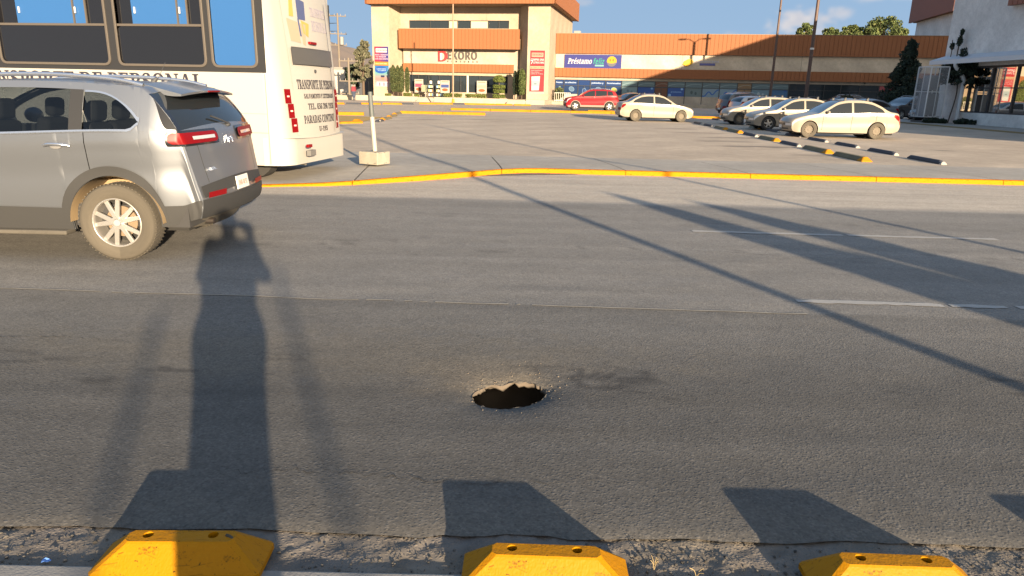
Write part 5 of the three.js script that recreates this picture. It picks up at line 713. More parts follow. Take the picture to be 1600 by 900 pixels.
function stopBody(L, D, H, lip, tl, td, ends) {   // frustum with a vertical lip; L x D base, tl x td top
  const P = [[-L / 2, -D / 2], [L / 2, -D / 2], [L / 2, D / 2], [-L / 2, D / 2]], c = ends;
  const ring = (hx, hz, cx, y) => [[-hx + cx, y, -hz], [hx - cx, y, -hz], [hx, y, -hz + cx], [hx, y, hz - cx], [hx - cx, y, hz], [-hx + cx, y, hz], [-hx, y, hz - cx], [-hx, y, -hz + cx]];
  const rings = [ring(L / 2, D / 2, c * 0.4, 0), ring(L / 2, D / 2, c * 0.4, lip), ring(tl / 2 + 0.006, td / 2 + 0.006, c * 0.55, H - 0.006), ring(tl / 2, td / 2, c * 0.5, H)], pos = [], idx = [];
  for (const r of rings) for (const p of r) pos.push(...p); const n = 8; for (let l = 0; l < 3; l++) for (let i = 0; i < n; i++) { const m = (i + 1) % n, a = l * n + i, b = l * n + m; idx.push(a, a + n, b, b, a + n, b + n); } for (let i = 1; i < n - 1; i++) { idx.push(3 * n, 3 * n + i + 1, 3 * n + i); idx.push(0, i, i + 1); }
  const g = new THREE.BufferGeometry(); g.setAttribute('position', new THREE.Float32BufferAttribute(pos, 3)); g.setIndex(idx); const f = g.toNonIndexed(); f.computeVertexNormals(); return uvM(f);
}
{
  const body = stopBody(0.565, 0.185, 0.106, 0.02, 0.365, 0.062, 0.03); const ev = new Evaluator(); ev.attributes = ['position', 'normal', 'uv']; ev.useGroups = false; let b = new Brush(body); b.updateMatrixWorld();
  for (const x of [-0.115, 0.105]) { const h = new THREE.CylinderGeometry(0.0175, 0.0175, 0.08, 20); h.translate(x, 0.106, -0.006); const q = new Brush(h); q.updateMatrixWorld(); b = ev.evaluate(b, q, SUBTRACTION); }
  const g = b.geometry; uvM(g);
  const bolts = merge([-0.115, 0.105].map((x) => { const q = new THREE.CylinderGeometry(0.010, 0.010, 0.012, 6); q.translate(x, 0.072, -0.006); return q; }));
  const rust = mat(0.12, 0.07, 0.04, 0.8), scuff = mat(0.05, 0.043, 0.03, 0.85);
  const SY = 0.0;
  const stops = [[-1.11, -2.078, 0.03, 'yellow wheel stop at bottom left, half in the person shadow, worn right end'], [0.135, -2.045, -0.02, 'yellow wheel stop at the bottom centre of the kerb, cropped by the frame'], [1.31, -2.035, -0.02, 'yellow wheel stop at the bottom right of the kerb, mostly cropped'], [2.43, -2.03, -0.01, 'yellow wheel stop on the near kerb right of the view, known by its shadow']];
  stops.forEach(([x, z, r, lab], k) => {
    const t = thing('wheel_stop', lab, 'wheel stop', [x, SY, z], r, 'yellow wheel stops on the near kerb'); part('body', g, stopYellow, t); part('bolts', bolts, rust, t);
    const s = rng(60 + k), chips = []; for (let i = 0; i < (k ? 5 : 10); i++) { const u = (s() - 0.5) * 0.3 + (k ? 0 : 0.13), w = 0.004 + s() * 0.02, y0 = 0.03 + s() * 0.05; const zf = lerp(0.0925, 0.034, (y0 - 0.016) / 0.072); const q = bx(-w, -0.0012, -0.001, w, 0.0012, 0.0014); q.rotateZ((s() - 0.5) * 1.6); q.rotateX(-0.68); q.translate(u, y0, zf); chips.push(q); } void chips;
    if (k === 0) { const gash = [tube([[0.150, 0.1066, -0.004], [0.172, 0.104, 0.008], [0.192, 0.085, 0.022], [0.216, 0.066, 0.030], [0.236, 0.05, 0.040]], 0.006, 6, 12)]; part('gash', gash, scuff, t); }
  });
}
// ---------------------------------------------------------------- parking lot furniture
{
  const rubber = mat(0.035, 0.036, 0.045, 0.7), white = mat(0.30, 0.28, 0.25, 0.7), olive = mat(0.17, 0.145, 0.085, 0.9, { map: dustTex }), yel = phys(0.46, 0.20, 0.012, 0.8, { map: dustTex, specularIntensity: 0.3 });
  const small = stopBody(1.6, 0.15, 0.095, 0.03, 1.44, 0.07, 0.03), capG = stopBody(0.11, 0.145, 0.07, 0.02, 0.04, 0.06, 0.02);
  const blackStop = (x, z, r, lab, grp) => { const t = thing('rubber_wheel_stop', lab, 'wheel stop', [x, 0.03, z], r, grp); part('body', small, rubber, t); for (let k = 0; k < 4; k++) part('white_patch', bx(-0.62 + k * 0.4, 0.045, 0.054, -0.50 + k * 0.4, 0.09, 0.083), white, t); const e = part('end_cap', capG, k2(x), t); e.position.set(-0.83, -0.001, 0); return t; };
  const k2 = (x) => white;
  const concStop = (x, z, r, lab, grp) => { const t = thing('concrete_wheel_stop', lab, 'wheel stop', [x, 0.03, z], r, grp); part('body', stopBody(1.75, 0.26, 0.11, 0.02, 1.62, 0.12, 0.04), olive, t); const e = part('yellow_end', stopBody(0.30, 0.275, 0.114, 0.02, 0.08, 0.11, 0.04), yel, t); e.position.set(-0.85, -0.001, 0.0); return t; };
  const R1 = 88.2 * Math.PI / 180;
  // left row (towards the road): positions of the stop centres, far to near
  const ord = ['first', 'second', 'third', 'fourth', 'fifth', 'sixth', 'seventh', 'eighth', 'ninth', 'tenth'];
  const rowA = [[9.68, -38.4, 'b'], [9.6, -36.0, 'b'], [9.5, -33.4, 'c'], [9.38, -30.9, 'c'], [9.28, -28.5, 'b'], [9.15, -26.0, 'c'], [9.02, -23.6, 'b'], [8.92, -21.2, 'c'], [8.86, -18.9, 'c']];
  rowA.forEach(([x, z, k], i) => { const n = ord[rowA.length - 1 - i]; (k === 'b' ? blackStop : concStop)(x, z, R1, (k === 'b' ? 'black rubber wheel stop with white patches, ' : 'dull concrete wheel stop with yellow end, ') + n + ' from the road in the left row', 'wheel stops in the left row of the lot'); });
  const rowB = [[12.3, -44.6], [12.15, -41.4], [12.0, -38.6], [11.62, -34.9], [11.4, -32.0], [11.15, -28.9], [10.95, -26.1], [10.88, -23.6], [10.75, -21.0], [10.62, -18.5]];
  rowB.forEach(([x, z], i) => { if (i === 3) concStop(x - 0.1, z + 0.3, R1, 'dull yellow concrete wheel stop under the nose of the middle white car', 'wheel stops in the right row of the lot'); else blackStop(x, z, R1, 'black rubber wheel stop with white patches, ' + ord[rowB.length - 1 - i] + ' from the road in the right row', 'wheel stops in the right row of the lot'); });
  // left cluster by the white post
  [[-6.35, -35.4, 'nearest'], [-6.6, -38.6, 'middle one'], [-6.95, -42.4, 'farthest']].forEach(([x, z, n]) => { const t = concStop(x, z, R1, `yellow ended wheel stop behind the white post, ${n} of three`, 'yellow ended stops behind the white post'); });
  { const t = thing('rubber_wheel_stop', 'short black and white rubber stop just right of the white post', 'wheel stop', [-6.2, 0.03, -32.9], R1); part('body', stopBody(1.3, 0.16, 0.10, 0.03, 1.1, 0.07, 0.03), rubber, t); part('end_cap', bx(-0.3, 0.02, 0.03, -0.1, 0.09, 0.086), white, t); }
  const island = (nm, x0, z0, x1, z1, w, h, lab, grp) => { const t = thing(nm, lab, 'kerb', [(x0 + x1) / 2, 0.02, (z0 + z1) / 2], -Math.atan2(z1 - z0, x1 - x0), grp), L = Math.hypot(x1 - x0, z1 - z0), n = Math.max(1, Math.round(L / 3)); for (let k = 0; k < n; k++) part('kerb_stone', rbx(-L / 2 + L * k / n + 0.008, -0.05, -w / 2, -L / 2 + L * (k + 1) / n - 0.008, h, w / 2, 0.03), yel, t); };
  island('yellow_island_kerb', -7.0, -43.9, -1.85, -44.0, 0.42, 0.16, 'long yellow kerb in the lot behind the white post', 'yellow kerbs in the lot');
  island('yellow_island_kerb', -4.7, -52.5, 12.5, -51.4, 0.4, 0.17, 'long yellow kerb in front of the red car', 'yellow kerbs in the lot');
  island('yellow_island_kerb', -14.5, -38.6, -8.3, -39.6, 0.4, 0.18, 'yellow kerb in the lot just right of the bus tail, behind', 'yellow kerbs in the lot');
  island('yellow_island_kerb', -9.8, -27.6, -6.7, -31.2, 0.35, 0.10, 'low slanting yellow kerb beside the bus tail', 'yellow kerbs in the lot');
  { const g = grid(20, 10, (u, v) => [lerp(-14, -6.9, u), 0.046, lerp(-31.5, -37.6, v) - lerp(1.5, 0, u)]); const m = part('painted_island', g, mat(0.44, 0.28, 0.07, 0.9, { map: dustTex })); m.userData = { kind: 'structure' }; const b = thing('yellow_stop_block', 'single bright yellow block beside the slanting kerb near the bus', 'wheel stop', [-6.95, 0.03, -31.6], R1); part('block', stopBody(0.7, 0.4, 0.16, 0.02, 0.3, 0.16, 0.05), yel, b); }
  // far row in front of the paint shop: yellow and black stops
  const fr = [[-15.4, -61.5, 'y'], [-13.9, -62.2, 'b'], [-12.6, -63.0, 'y'], [-11.0, -64.6, 'y'], [-9.9, -65.6, 'b'], [-8.3, -68.6, 'y'], [-6.9, -69.4, 'y'], [-5.6, -70.2, 'b'], [-4.4, -70.6, 'y'], [-2.9, -70.9, 'y'], [-1.2, -71.3, 'y'], [0.6, -71.6, 'y']];
  fr.forEach(([x, z, k], i) => { const t = thing(k === 'y' ? 'yellow_wheel_stop' : 'rubber_wheel_stop', (k === 'y' ? 'yellow painted stop' : 'black rubber stop') + ` before the paint shop steps, number ${['one', 'two', 'three', 'four', 'five', 'six', 'seven', 'eight', 'nine', 'ten', 'eleven', 'twelve'][i]} counted from the left`, 'wheel stop', [x, 0.03, z], 0.12, 'stops before the paint shop'); part('body', stopBody(k === 'y' ? 1.75 : 1.3, 0.3, 0.15, 0.02, k === 'y' ? 1.6 : 1.2, 0.14, 0.04), k === 'y' ? yel : rubber, t); });
  island('yellow_island_kerb', 5.5, -55.5, 9.0, -55.0, 0.4, 0.15, 'short yellow kerb behind the red car', 'yellow kerbs in the lot');
  island('yellow_island_kerb', 11.0, -47.2, 14.5, -46.6, 0.4, 0.15, 'dull yellow kerb left of the parked white cars', 'yellow kerbs in the lot');
  island('yellow_island_kerb', 18.5, -60.5, 23.5, -59.4, 0.4, 0.12, 'faint yellow kerb in the shade before the shop wing', 'yellow kerbs in the lot');
}
{ // white post in a concrete block
  const t = thing('post_in_block', 'white metal post standing in a white painted concrete block on the sidewalk', 'post', [-2.83, 0.085, -14.35], -0.5);
  const wp = mat(0.34, 0.31, 0.255, 0.75, { map: dustTex, bumpMap: plasterBump, bumpScale: 0.004 });
  { const g = rbx(-0.235, 0, -0.20, 0.235, 0.25, 0.20, 0.012); part('block', g, wp, t); const r = rng(31), ch = []; for (let k = 0; k < 18; k++) { const a = r() < 0.5, u = (r() - 0.5) * 0.44, y = r() < 0.6 ? 0.01 + r() * 0.02 : 0.225 + r() * 0.02, w = 0.008 + r() * 0.025; ch.push(a ? bx(u - w, y, 0.199, u + w, y + 0.006 + r() * 0.012, 0.2015) : bx(0.2345, y, u * 0.8 - w, 0.2365, y + 0.006 + r() * 0.012, u * 0.8 + w)); } part('chipped_paint', ch, mat(0.17, 0.155, 0.135, 0.95), t); }
  const post = part('post', [cyl(0.046, 0.046, [0.02, 0.25, 0], [-0.03, 0.92, 0.0], 16)], mat(0.30, 0.285, 0.25, 0.6), t);
  part('bare_section', [cyl(0.046, 0.046, [-0.03, 0.92, 0], [-0.062, 1.40, 0.0], 16)], mat(0.075, 0.085, 0.085, 0.6), t);
}
// ---------------------------------------------------------------- poles
function lampPole(name, label, x, z, H, r0, r1, head, m, grp, baseM) { const t = thing(name, label, 'lamp post', [x, 0.02, z], 0, grp); part('pole', [cyl(r0, r1, [0, 0, 0], [0, H, 0], 14)], m, t); part('base', [cyl(r0 * 2.2, r0 * 1.6, [0, 0, 0], [0, 0.5, 0], 14)], baseM ?? concreteMat, t); if (head) { part('arm', [tube([[0, H - 0.1, 0], [head * 0.4, H + 0.25, 0], [head, H + 0.3, 0]], 0.04, 8, 10), tube([[0, H - 0.1, 0], [-head * 0.4, H + 0.25, 0], [-head, H + 0.3, 0]], 0.04, 8, 10)], m, t); for (const s of [1, -1]) part('lamp_head', rbx(s * head - 0.35, H + 0.22, -0.14, s * head + 0.35, H + 0.36, 0.14, 0.05), darkPlastic, t); } return t; }
{
  const brown = mat(0.085, 0.05, 0.038, 0.6), grey = mat(0.30, 0.27, 0.23, 0.6);
  const p1 = lampPole('lamp_post', 'tall brown lamp post with white collar, right one of the pair in the lot', 26.12, -66, 10.1, 0.17, 0.13, 1.2, brown, 'lamp posts in the lot'); part('collar', cyl(0.175, 0.175, [0, 5.5, 0], [0, 5.66, 0], 14), mat(0.6, 0.58, 0.54, 0.6), p1);
  lampPole('lamp_post', 'slimmer brown lamp post with pale upper half, left one of the pair', 24.98, -72, 10.4, 0.14, 0.09, 1.2, brown, 'lamp posts in the lot');
  const p3 = lampPole('lamp_post', 'thin tan pole with yellow base before the paint shop windows', -6.15, -71, 9.15, 0.075, 0.06, 0, mat(0.30, 0.19, 0.12, 0.6), 'lamp posts in the lot', phys(0.50, 0.20, 0.012, 0.8));
  // behind the photographer: lamp posts whose long shadows cross the road, slim posts, traffic side trees
  lampPole('street_lamp', 'street lamp on the median right of the camera casting the long near shadow', 6.05, 4.0, 9.5, 0.075, 0.055, 1.3, grey, 'street lamps on the median');
  lampPole('street_lamp', 'street lamp farther along the median casting the thinner far shadow', 10.15, 4.0, 6.6, 0.06, 0.045, 0.0, grey, 'street lamps on the median');
  for (const [x, z, h, l] of [[5.06, 12, 3.4, 'right'], [4.13, 12, 3.15, 'left']]) { const t = thing('sign_post', `slim metal post on the far side of the median, ${l} of two`, 'post', [x, -0.02, z], 0, 'slim posts behind the camera'); part('post', cyl(0.026, 0.026, [0, 0, 0], [0, h, 0], 10), grey, t); part('foot', rbx(-0.12, 0, -0.12, 0.12, 0.06, 0.12, 0.01), concreteMat, t); }
}
// ---------------------------------------------------------------- parked cars
{
  const whiteP = phys(0.25, 0.215, 0.168, 0.4, { clearcoat: 0.6, clearcoatRoughness: 0.12 }), redP = phys(0.20, 0.003, 0.009, 0.4, { clearcoat: 0.3, specularIntensity: 0.5 }), silverP = phys(0.36, 0.37, 0.39, 0.32, { metalness: 0.5, clearcoat: 0.7 }), blackP = phys(0.014, 0.014, 0.016, 0.25, { clearcoat: 0.8 }), greyP = phys(0.06, 0.062, 0.068, 0.3, { metalness: 0.4, clearcoat: 0.7 }), bluP = phys(0.16, 0.20, 0.25, 0.3, { metalness: 0.4, clearcoat: 0.7 });
  const D = Math.PI / 180, Y = 0.03, grp = 'cars parked in the lot';
  makeCar('sedan', whiteP, [12.7, Y, -28.6], -3 * D, 'white_sedan', 'dusty white sedan with roof bars, nearest of the parked cars', 'car', grp, { rack: true });
  makeCar('sedan', whiteP, [12.85, Y, -33.6], -3 * D, 'white_sedan', 'white sedan with alloy wheels parked between two other white cars', 'car', grp, { rack: true, wheel: 'alloy', tyre: tyreMat });
  makeCar('hatch', whiteP, [13.05, Y, -39.0], -3 * D, 'white_hatchback', 'white hatchback with roof bars, leftmost of the three white cars in a row', 'car', grp, { rack: true, tyre: tyreMat });
  makeCar('sedan', whiteP, [7.75, Y, -40.8], Math.PI + 3 * D, 'white_sedan', 'white sedan with roof bars facing right, alone in the middle of the lot', 'car', grp, { rack: true });
  makeCar('suv', redP, [6.05, Y + 0.04, -58.6], 0, 'red_suv', 'red sport utility vehicle facing left behind the yellow kerb', 'car', grp, { wheel: 'alloy', tyre: tyreMat, cladding: mat(0.22, 0.17, 0.14, 0.8) });
  makeCar('sedan', blackP, [10.3, Y, -66.5], 20 * D, 'black_sedan', 'black sedan half hidden behind the red car', 'car', grp, { wheel: 'alloy', tyre: tyreMat });
  makeCar('hatch', silverP, [16.9, Y, -50.8], Math.PI + 12 * D, 'silver_hatchback', 'silver hatchback half hidden behind the leftmost white car', 'car', grp, { wheel: 'alloy', tyre: tyreMat });
  makeCar('suv', greyP, [17.3, Y, -54.6], Math.PI + 12 * D, 'dark_suv', 'dark car tail showing behind the silver hatchback', 'car', grp, { wheel: 'alloy', tyre: tyreMat });
  makeCar('sedan', bluP, [21.6, Y, -45.6], 4 * D, 'grey_sedan', 'blue grey sedan whose roof shows behind the nearest white sedan', 'car', grp, { wheel: 'alloy', tyre: tyreMat });
  makeCar('sedan', silverP, [22.2, Y, -49.6], 4 * D, 'grey_sedan', 'pale grey sedan just behind the blue grey sedan roof', 'car', grp, { wheel: 'alloy', tyre: tyreMat });
  makeCar('suv', blackP, [29.6, Y, -66.5], 8 * D, 'dark_suv', 'black van like car in the shade before the shop wing', 'car', grp, { wheel: 'alloy', tyre: tyreMat });
  makeCar('suv', greyP, [29.6, Y, -55.2], 18 * D, 'dark_suv', 'dark grey sport utility vehicle in the shade under the conifer', 'car', grp, { wheel: 'alloy', tyre: tyreMat });
  makeCar('sedan', blackP, [29.9, Y, -51.2], 14 * D, 'black_sedan', 'black sedan in the shade left of the wire cage', 'car', grp, { wheel: 'alloy', tyre: tyreMat });
}
// ---------------------------------------------------------------- plants
const leafM = (r, g, b) => new THREE.MeshPhysicalMaterial({ color: RGB(r, g, b), roughness: 0.85, side: THREE.DoubleSide, vertexColors: true });
function leaves(n, seed, where, size, tones) {   // n small leaf blades; where(r) -> [x, y, z] or null
  const r = rng(seed), P = [], C = [], N = new THREE.Vector3(), q = new THREE.Quaternion(), v = new THREE.Vector3();
  for (let k = 0; k < n; k++) {
    const p = where(r); if (!p) continue; const s = size * (0.6 + 0.8 * r()), t = tones[Math.floor(r() * tones.length)], m = 0.8 + 0.4 * r();
    q.setFromEuler(new THREE.Euler((r() - 0.5) * 2.6, r() * 6.28, (r() - 0.5) * 2.6));
    for (const [a, b, c] of [[-0.5, 0, 0], [0.5, 0, 0], [0.12, 1, 0.15], [0.5, 0, 0], [0.5, 0.7, 0.2], [0.12, 1, 0.15]]) { v.set(a * s * (p[3] ?? 1), b * s, c * s).applyQuaternion(q); P.push(p[0] + v.x, p[1] + v.y, p[2] + v.z); C.push(t[0] * m, t[1] * m, t[2] * m); }
  }
  const g = new THREE.BufferGeometry(); g.setAttribute('position', new THREE.Float32BufferAttribute(P, 3)); g.setAttribute('color', new THREE.Float32BufferAttribute(C, 3)); g.computeVertexNormals(); return g;
}
const white1 = leafM(1, 1, 1), barkM = mat(0.10, 0.07, 0.048, 0.95, { bumpMap: plasterBump, bumpScale: 0.02 });
const inBall = (r) => { for (;;) { const x = r() * 2 - 1, y = r() * 2 - 1, z = r() * 2 - 1, d = x * x + y * y + z * z; if (d < 1) { const k = Math.pow(d, -0.22); return [x * k, y * k, z * k]; } } };
function clumpCrown(seed, clumps, n, size, tones) { return leaves(n, seed, (r) => { const c = clumps[Math.floor(r() * clumps.length)], b = inBall(r); return [c[0] + b[0] * c[3], c[1] + b[1] * c[3] * (c[4] ?? 0.75), c[2] + b[2] * c[3]]; }, size, tones); }
const pineT = [[0.075, 0.10, 0.028], [0.055, 0.08, 0.022], [0.10, 0.125, 0.034], [0.12, 0.13, 0.042]], darkT = [[0.018, 0.032, 0.018], [0.012, 0.022, 0.014], [0.026, 0.04, 0.02]], cypT = [[0.055, 0.072, 0.022], [0.04, 0.055, 0.018], [0.085, 0.09, 0.03]];
function tree(name, label, pos, H, trunkH, clumps, n, size, tones, seed, grp, lean = 0) {
  const t = thing(name, label, 'tree', pos, 0, grp); const limbs = [tube([[0, -0.1, 0], [lean * 0.3, trunkH * 0.5, 0.02], [lean, trunkH, 0], [lean * 1.2, H * 0.9, 0]], 0.10 + H * 0.008, 8, 14)];
  for (const c of clumps.slice(0, 9)) limbs.push(cyl(0.07, 0.025, [lean, trunkH * (0.8 + 0.2 * hash2(c[0] * 100 | 0, 3, 4)), 0], [c[0], c[1], c[2]], 6));
  part('trunk', limbs, barkM, t); part('crown', clumpCrown(seed, clumps, n, size, tones), white1, t); return t;
}
function pineClumps(seed, w, y0, y1, n) { const r = rng(seed), out = []; for (let k = 0; k < n; k++) { const v = Math.pow(r(), 0.8), y = lerp(y0, y1, v), w2 = w * Math.sqrt(Math.max(0.05, 1 - ((y - (y0 * 0.55 + y1 * 0.45)) / ((y1 - y0) * 0.62)) ** 2)), a = r() * 6.28, d = Math.sqrt(r()) * w2; out.push([Math.cos(a) * d, y, Math.sin(a) * d, w * (0.16 + 0.16 * r())]); } return out; }
{ // pines showing over the shop wing roof; a dark conifer and shrubs
  const back = [[49.2, -128, 13.5, 1.6], [53.6, -128, 12.9, 1.7], [57.3, -129, 13.6, 1.8], [59.6, -132, 13.4, 1.5], [62.4, -128, 14.6, 3.4], [66.0, -129, 13.1, 2.1], [70.6, -131, 12.9, 1.5], [21.5, -128, 10.8, 1.5]];
  const names = ['small rounded pine top over the wing roof, left of the lamp post', 'low pine top right of the lamp post over the roof', 'pointed pine top in the middle over the wing roof', 'small pine top just left of the broad pine', 'broad round sunlit pine crown over the wing roof', 'right shoulder of pines beside the broad pine crown', 'small dark treetop beside the brown tower fascia', 'tiny treetop peeping over the middle of the wing roof'];
  back.forEach(([x, z, h, w], i) => tree('pine_tree', names[i], [x, 0, z], h, h * 0.55, pineClumps(200 + i, w, h * 0.55, h - 0.4, 40 + Math.round(w * 16)), 6500 + 1300 * w, 0.23, pineT, 300 + i, 'pines behind the shop wing'));
  { const cl = []; const r = rng(91); for (let k = 0; k < 90; k++) { const v = Math.pow(r(), 0.9), y = lerp(0.9, 6.2, v), w = lerp(2.0, 0.15, Math.pow(v, 0.9)) * (0.7 + 0.6 * r()), a = r() * 6.28; cl.push([Math.cos(a) * w * Math.sqrt(r()), y, Math.sin(a) * w * Math.sqrt(r()), 0.3 + 0.25 * (1 - v), 0.9]); } tree('conifer', 'dark broad conifer in the shade before the wing, left of wire cage', [34.9, 0.1, -66], 6.3, 1.2, cl, 12000, 0.15, darkT, 92); }
  { const p = [27.75, 0.1, -45.6]; const t = thing('climbing_plant', 'dark creeper growing up the white store wall behind the cage', 'plant', p, 0); const cl = []; const r = rng(95); for (let k = 0; k < 40; k++) cl.push([0.1 + r() * 0.25 - (r() < 0.3 ? 0.6 : 0), 2.6 + r() * 1.9 - 0.6 * r(), -2.2 + r() * 2.6, 0.16 + r() * 0.2]); part('leaves', clumpCrown(96, cl, 5000, 0.10, darkT), white1, t); part('stem', [tube([[0, 0, -1], [0.1, 2, -0.8], [0.05, 4, -1.4], [0.0, 5.6, -1.2]], 0.04, 6, 12), tube([[0.0, 3.8, -2.0], [-0.05, 4.6, -1.9], [0.0, 5.1, -2.1]], 0.03, 6, 8)], barkM, t); part('shoots', clumpCrown(97, [[0.0, 5.0, -1.3, 0.14, 2.2], [0.0, 5.5, -1.2, 0.08, 2.4], [0, 4.7, -2.0, 0.1, 2]], 700, 0.09, darkT), white1, t); }
  for (const [a, c, lab] of [[26.4, -45.9, 'low dark weeds under the wire cage'], [27.7, -44.9, 'small dark weeds at the foot of the white store wall']]) tag(part('weeds', clumpCrown(98 + (a | 0), [[a, 0.22, c, 0.35, 0.5], [a + 0.3, 0.2, c + 0.4, 0.3, 0.5], [a - 0.4, 0.2, c + 0.2, 0.3, 0.4]], 900, 0.10, darkT), white1), lab, 'weeds');
  { const t = thing('shrub', 'brownish shrub in the shade behind the nearest white sedan', 'shrub', [26.0, 0.1, -58], 0); part('foliage', clumpCrown(99, [[0, .7, 0, .8], [.8, .6, .2, .6], [-.7, .5, 0, .6], [.2, 1.2, 0, .5]], 2600, 0.12, [[0.05, 0.045, 0.022], [0.035, 0.04, 0.018]]), white1, t); part('stem', cyl(0.06, 0.03, [0, 0, 0], [0, 0.8, 0]), barkM, t); }
}
{ // planting in front of the paint shop
  const cyp = (a, c, h, w, seed, lab, grp, tones = cypT) => { const t = thing('column_cypress', lab, 'tree', plaza(a, c, 0.5), 0, grp); part('trunk', cyl(0.06, 0.04, [0, 0, 0], [0, h * 0.6, 0], 6), barkM, t); part('crown', leaves(3400, seed, (r) => { const v = r(), y = lerp(0.5, h, v), rad = w * Math.pow(Math.sin(Math.PI * clamp(0.06 + 0.94 * v)), 0.32) * (v > 0.9 ? (1 - v) / 0.1 * 0.7 + 0.3 : 1), a2 = r() * 6.28, d = rad * Math.pow(r(), 0.3); return [Math.cos(a2) * d, y, Math.sin(a2) * d]; }, 0.11, tones), white1, t); };
  cyp(-18.15, 6.3, 3.35, 0.34, 401, 'leftmost and broadest of the four column cypresses by the left pillar', 'column cypresses by the left pillar'); cyp(-17.6, 6.3, 3.3, 0.28, 402, 'second column cypress from the left pillar banner', 'column cypresses by the left pillar'); cyp(-17.15, 6.3, 3.25, 0.27, 403, 'third column cypress from the left pillar banner', 'column cypresses by the left pillar'); cyp(-16.45, 6.4, 3.15, 0.25, 404, 'slimmest column cypress, standing apart on the right of the four', 'column cypresses by the left pillar');
  cyp(-4.35, 4.6, 3.0, 0.22, 405, 'thin dark cypress left of the right pillar, the left one', 'cypresses by the right pillar', darkT); cyp(-3.9, 4.9, 3.1, 0.24, 406, 'thin cypress left of the right pillar, the middle one', 'cypresses by the right pillar'); cyp(-3.35, 5.6, 3.2, 0.36, 407, 'broad green cypress touching the right pillar', 'cypresses by the right pillar', [[0.06, 0.085, 0.02], [0.08, 0.10, 0.03]]);
  { const t = thing('topiary', 'tiered topiary bush with a round top before the paint shop window', 'shrub', plaza(-6.2, 4.5, 0.5), 0); const tn = [[0.10, 0.125, 0.022], [0.07, 0.095, 0.018], [0.13, 0.15, 0.03]]; part('trunk', cyl(0.07, 0.05, [0, 0, 0], [0, 2.2, 0], 8), barkM, t); part('ball', leaves(2600, 411, (r) => { const b = inBall(r); return [b[0] * 0.68, 1.98 + Math.max(-0.3, b[1]) * 0.55, b[2] * 0.68]; }, 0.09, tn), white1, t); for (const [y, w] of [[1.28, 0.68], [0.78, 0.64], [0.25, 0.70]]) part('tier', leaves(1900, 412 + (y * 10 | 0), (r) => { const a = r() * 6.28, d = w * Math.pow(r(), 0.35); return [Math.cos(a) * d, y + (r() - 0.5) * 0.34, Math.sin(a) * d]; }, 0.09, tn), white1, t); }
  const hedge = (a0, a1, c, h, seed, lab) => tag(part('hedge', leaves(1700, seed, (r) => { const p = plaza(lerp(a0, a1, r()), c + (r() - 0.5) * 0.6, 0.5 + Math.pow(r(), 0.5) * h); return p; }, 0.09, [[0.11, 0.125, 0.022], [0.08, 0.10, 0.02], [0.15, 0.15, 0.035]]), white1), lab, 'hedge', 'low hedges at the paint shop');
  hedge(-12.0, -10.0, 6.6, 0.42, 421, 'low yellow green hedge left of the pole before the shop window'); hedge(-9.5, -7.2, 6.6, 0.40, 422, 'low trimmed hedge right of the pole before the shop window');
  hedge(-16.7, -15.9, 6.8, 0.35, 423, 'small bush at the foot of the slim cypress'); hedge(-15.4, -15.0, 6.8, 0.25, 424, 'tiny bush beside the left display board'); hedge(-18.8, -18.3, 7, 0.22, 425, 'dry low bush at the foot of the left cypresses');
  { const t = thing('potted_shrub', 'round green shrub at the left end of the blue shop front', 'shrub', plaza(0.35, 2.2, 0.35), 0); part('foliage', clumpCrown(431, [[0, 1.1, 0, .55], [.2, .7, .1, .4], [-.2, .5, 0, .4]], 1800, 0.10, cypT), white1, t); part('stem', cyl(0.05, 0.03, [0, 0, 0], [0, 0.9, 0]), barkM, t); }
  { const t = thing('railing', 'short white railing beside the right pillar', 'railing', plaza(0.9, 3.4, 0.35), PT); part('rail', [bx(-0.9, 0.92, -0.02, 0.9, 0.97, 0.02), bx(-0.9, 0.08, -0.02, 0.9, 0.12, 0.02)], whiteFrame, t); for (let k = 0; k <= 8; k++) part('baluster', bx(-0.88 + k * 0.22 - 0.018, 0.0, -0.018, -0.88 + k * 0.22 + 0.018, 0.92, 0.018), whiteFrame, t); }
  // display boards and goods in front of the windows
  const board = (a, c, w, h, y, lab, draw) => { const t = thing('display_board', lab, 'sign', plaza(a, c, 0.5 + y), PT, 'display boards at the paint shop'); const [g, m] = printed(w, h, 96, 110, draw); g.translate(0, h / 2, 0.025); part('backing', bx(-w / 2 - 0.01, 0, 0, w / 2 + 0.01, h + 0.01, 0.02), mat(0.45, 0.42, 0.38, 0.7), t); part('print', g, m, t); if (y > 0.3) part('leg', bx(-0.03, -y, 0, 0.03, 0, 0.02), mat(0.4, 0.38, 0.35, 0.7), t); };
  const bucket = (hue) => (c, w, h) => { c.fillStyle = '#e9dccb'; c.fillRect(0, 0, w, h); c.fillStyle = hue; c.fillRect(6, h * .32, w - 12, h * .26); c.fillStyle = '#c46a3a'; c.beginPath(); c.ellipse(w / 2, h * .75, w * .34, h * .12, 0, 0, 7); c.fill(); c.fillStyle = '#b9a58e'; c.fillRect(10, h * .06, w - 20, h * .08); };
  board(-16.1, 3.4, 1.05, 1.5, 0.45, 'bucket shaped display board left of the entrance', bucket('#b25a7a')); board(-12.3, 5.4, 1.05, 1.35, 0.5, 'bucket shaped display board on a leg left of the pole', bucket('#4a5fa8')); board(-8.6, 3.0, 1.15, 1.4, 0.5, 'pale bucket shaped display board right of the window post', bucket('#d6c3b2'));
  board(-14.9, 4.6, 0.95, 0.75, 0.55, 'small pale green notice board by the shop entrance', (c, w, h) => { c.fillStyle = '#c9c9a8'; c.fillRect(0, 0, w, h); c.fillStyle = '#b4b796'; for (let k = 0; k < 6; k++) c.fillRect(8, 12 + k * 16, w - 16, 5); });
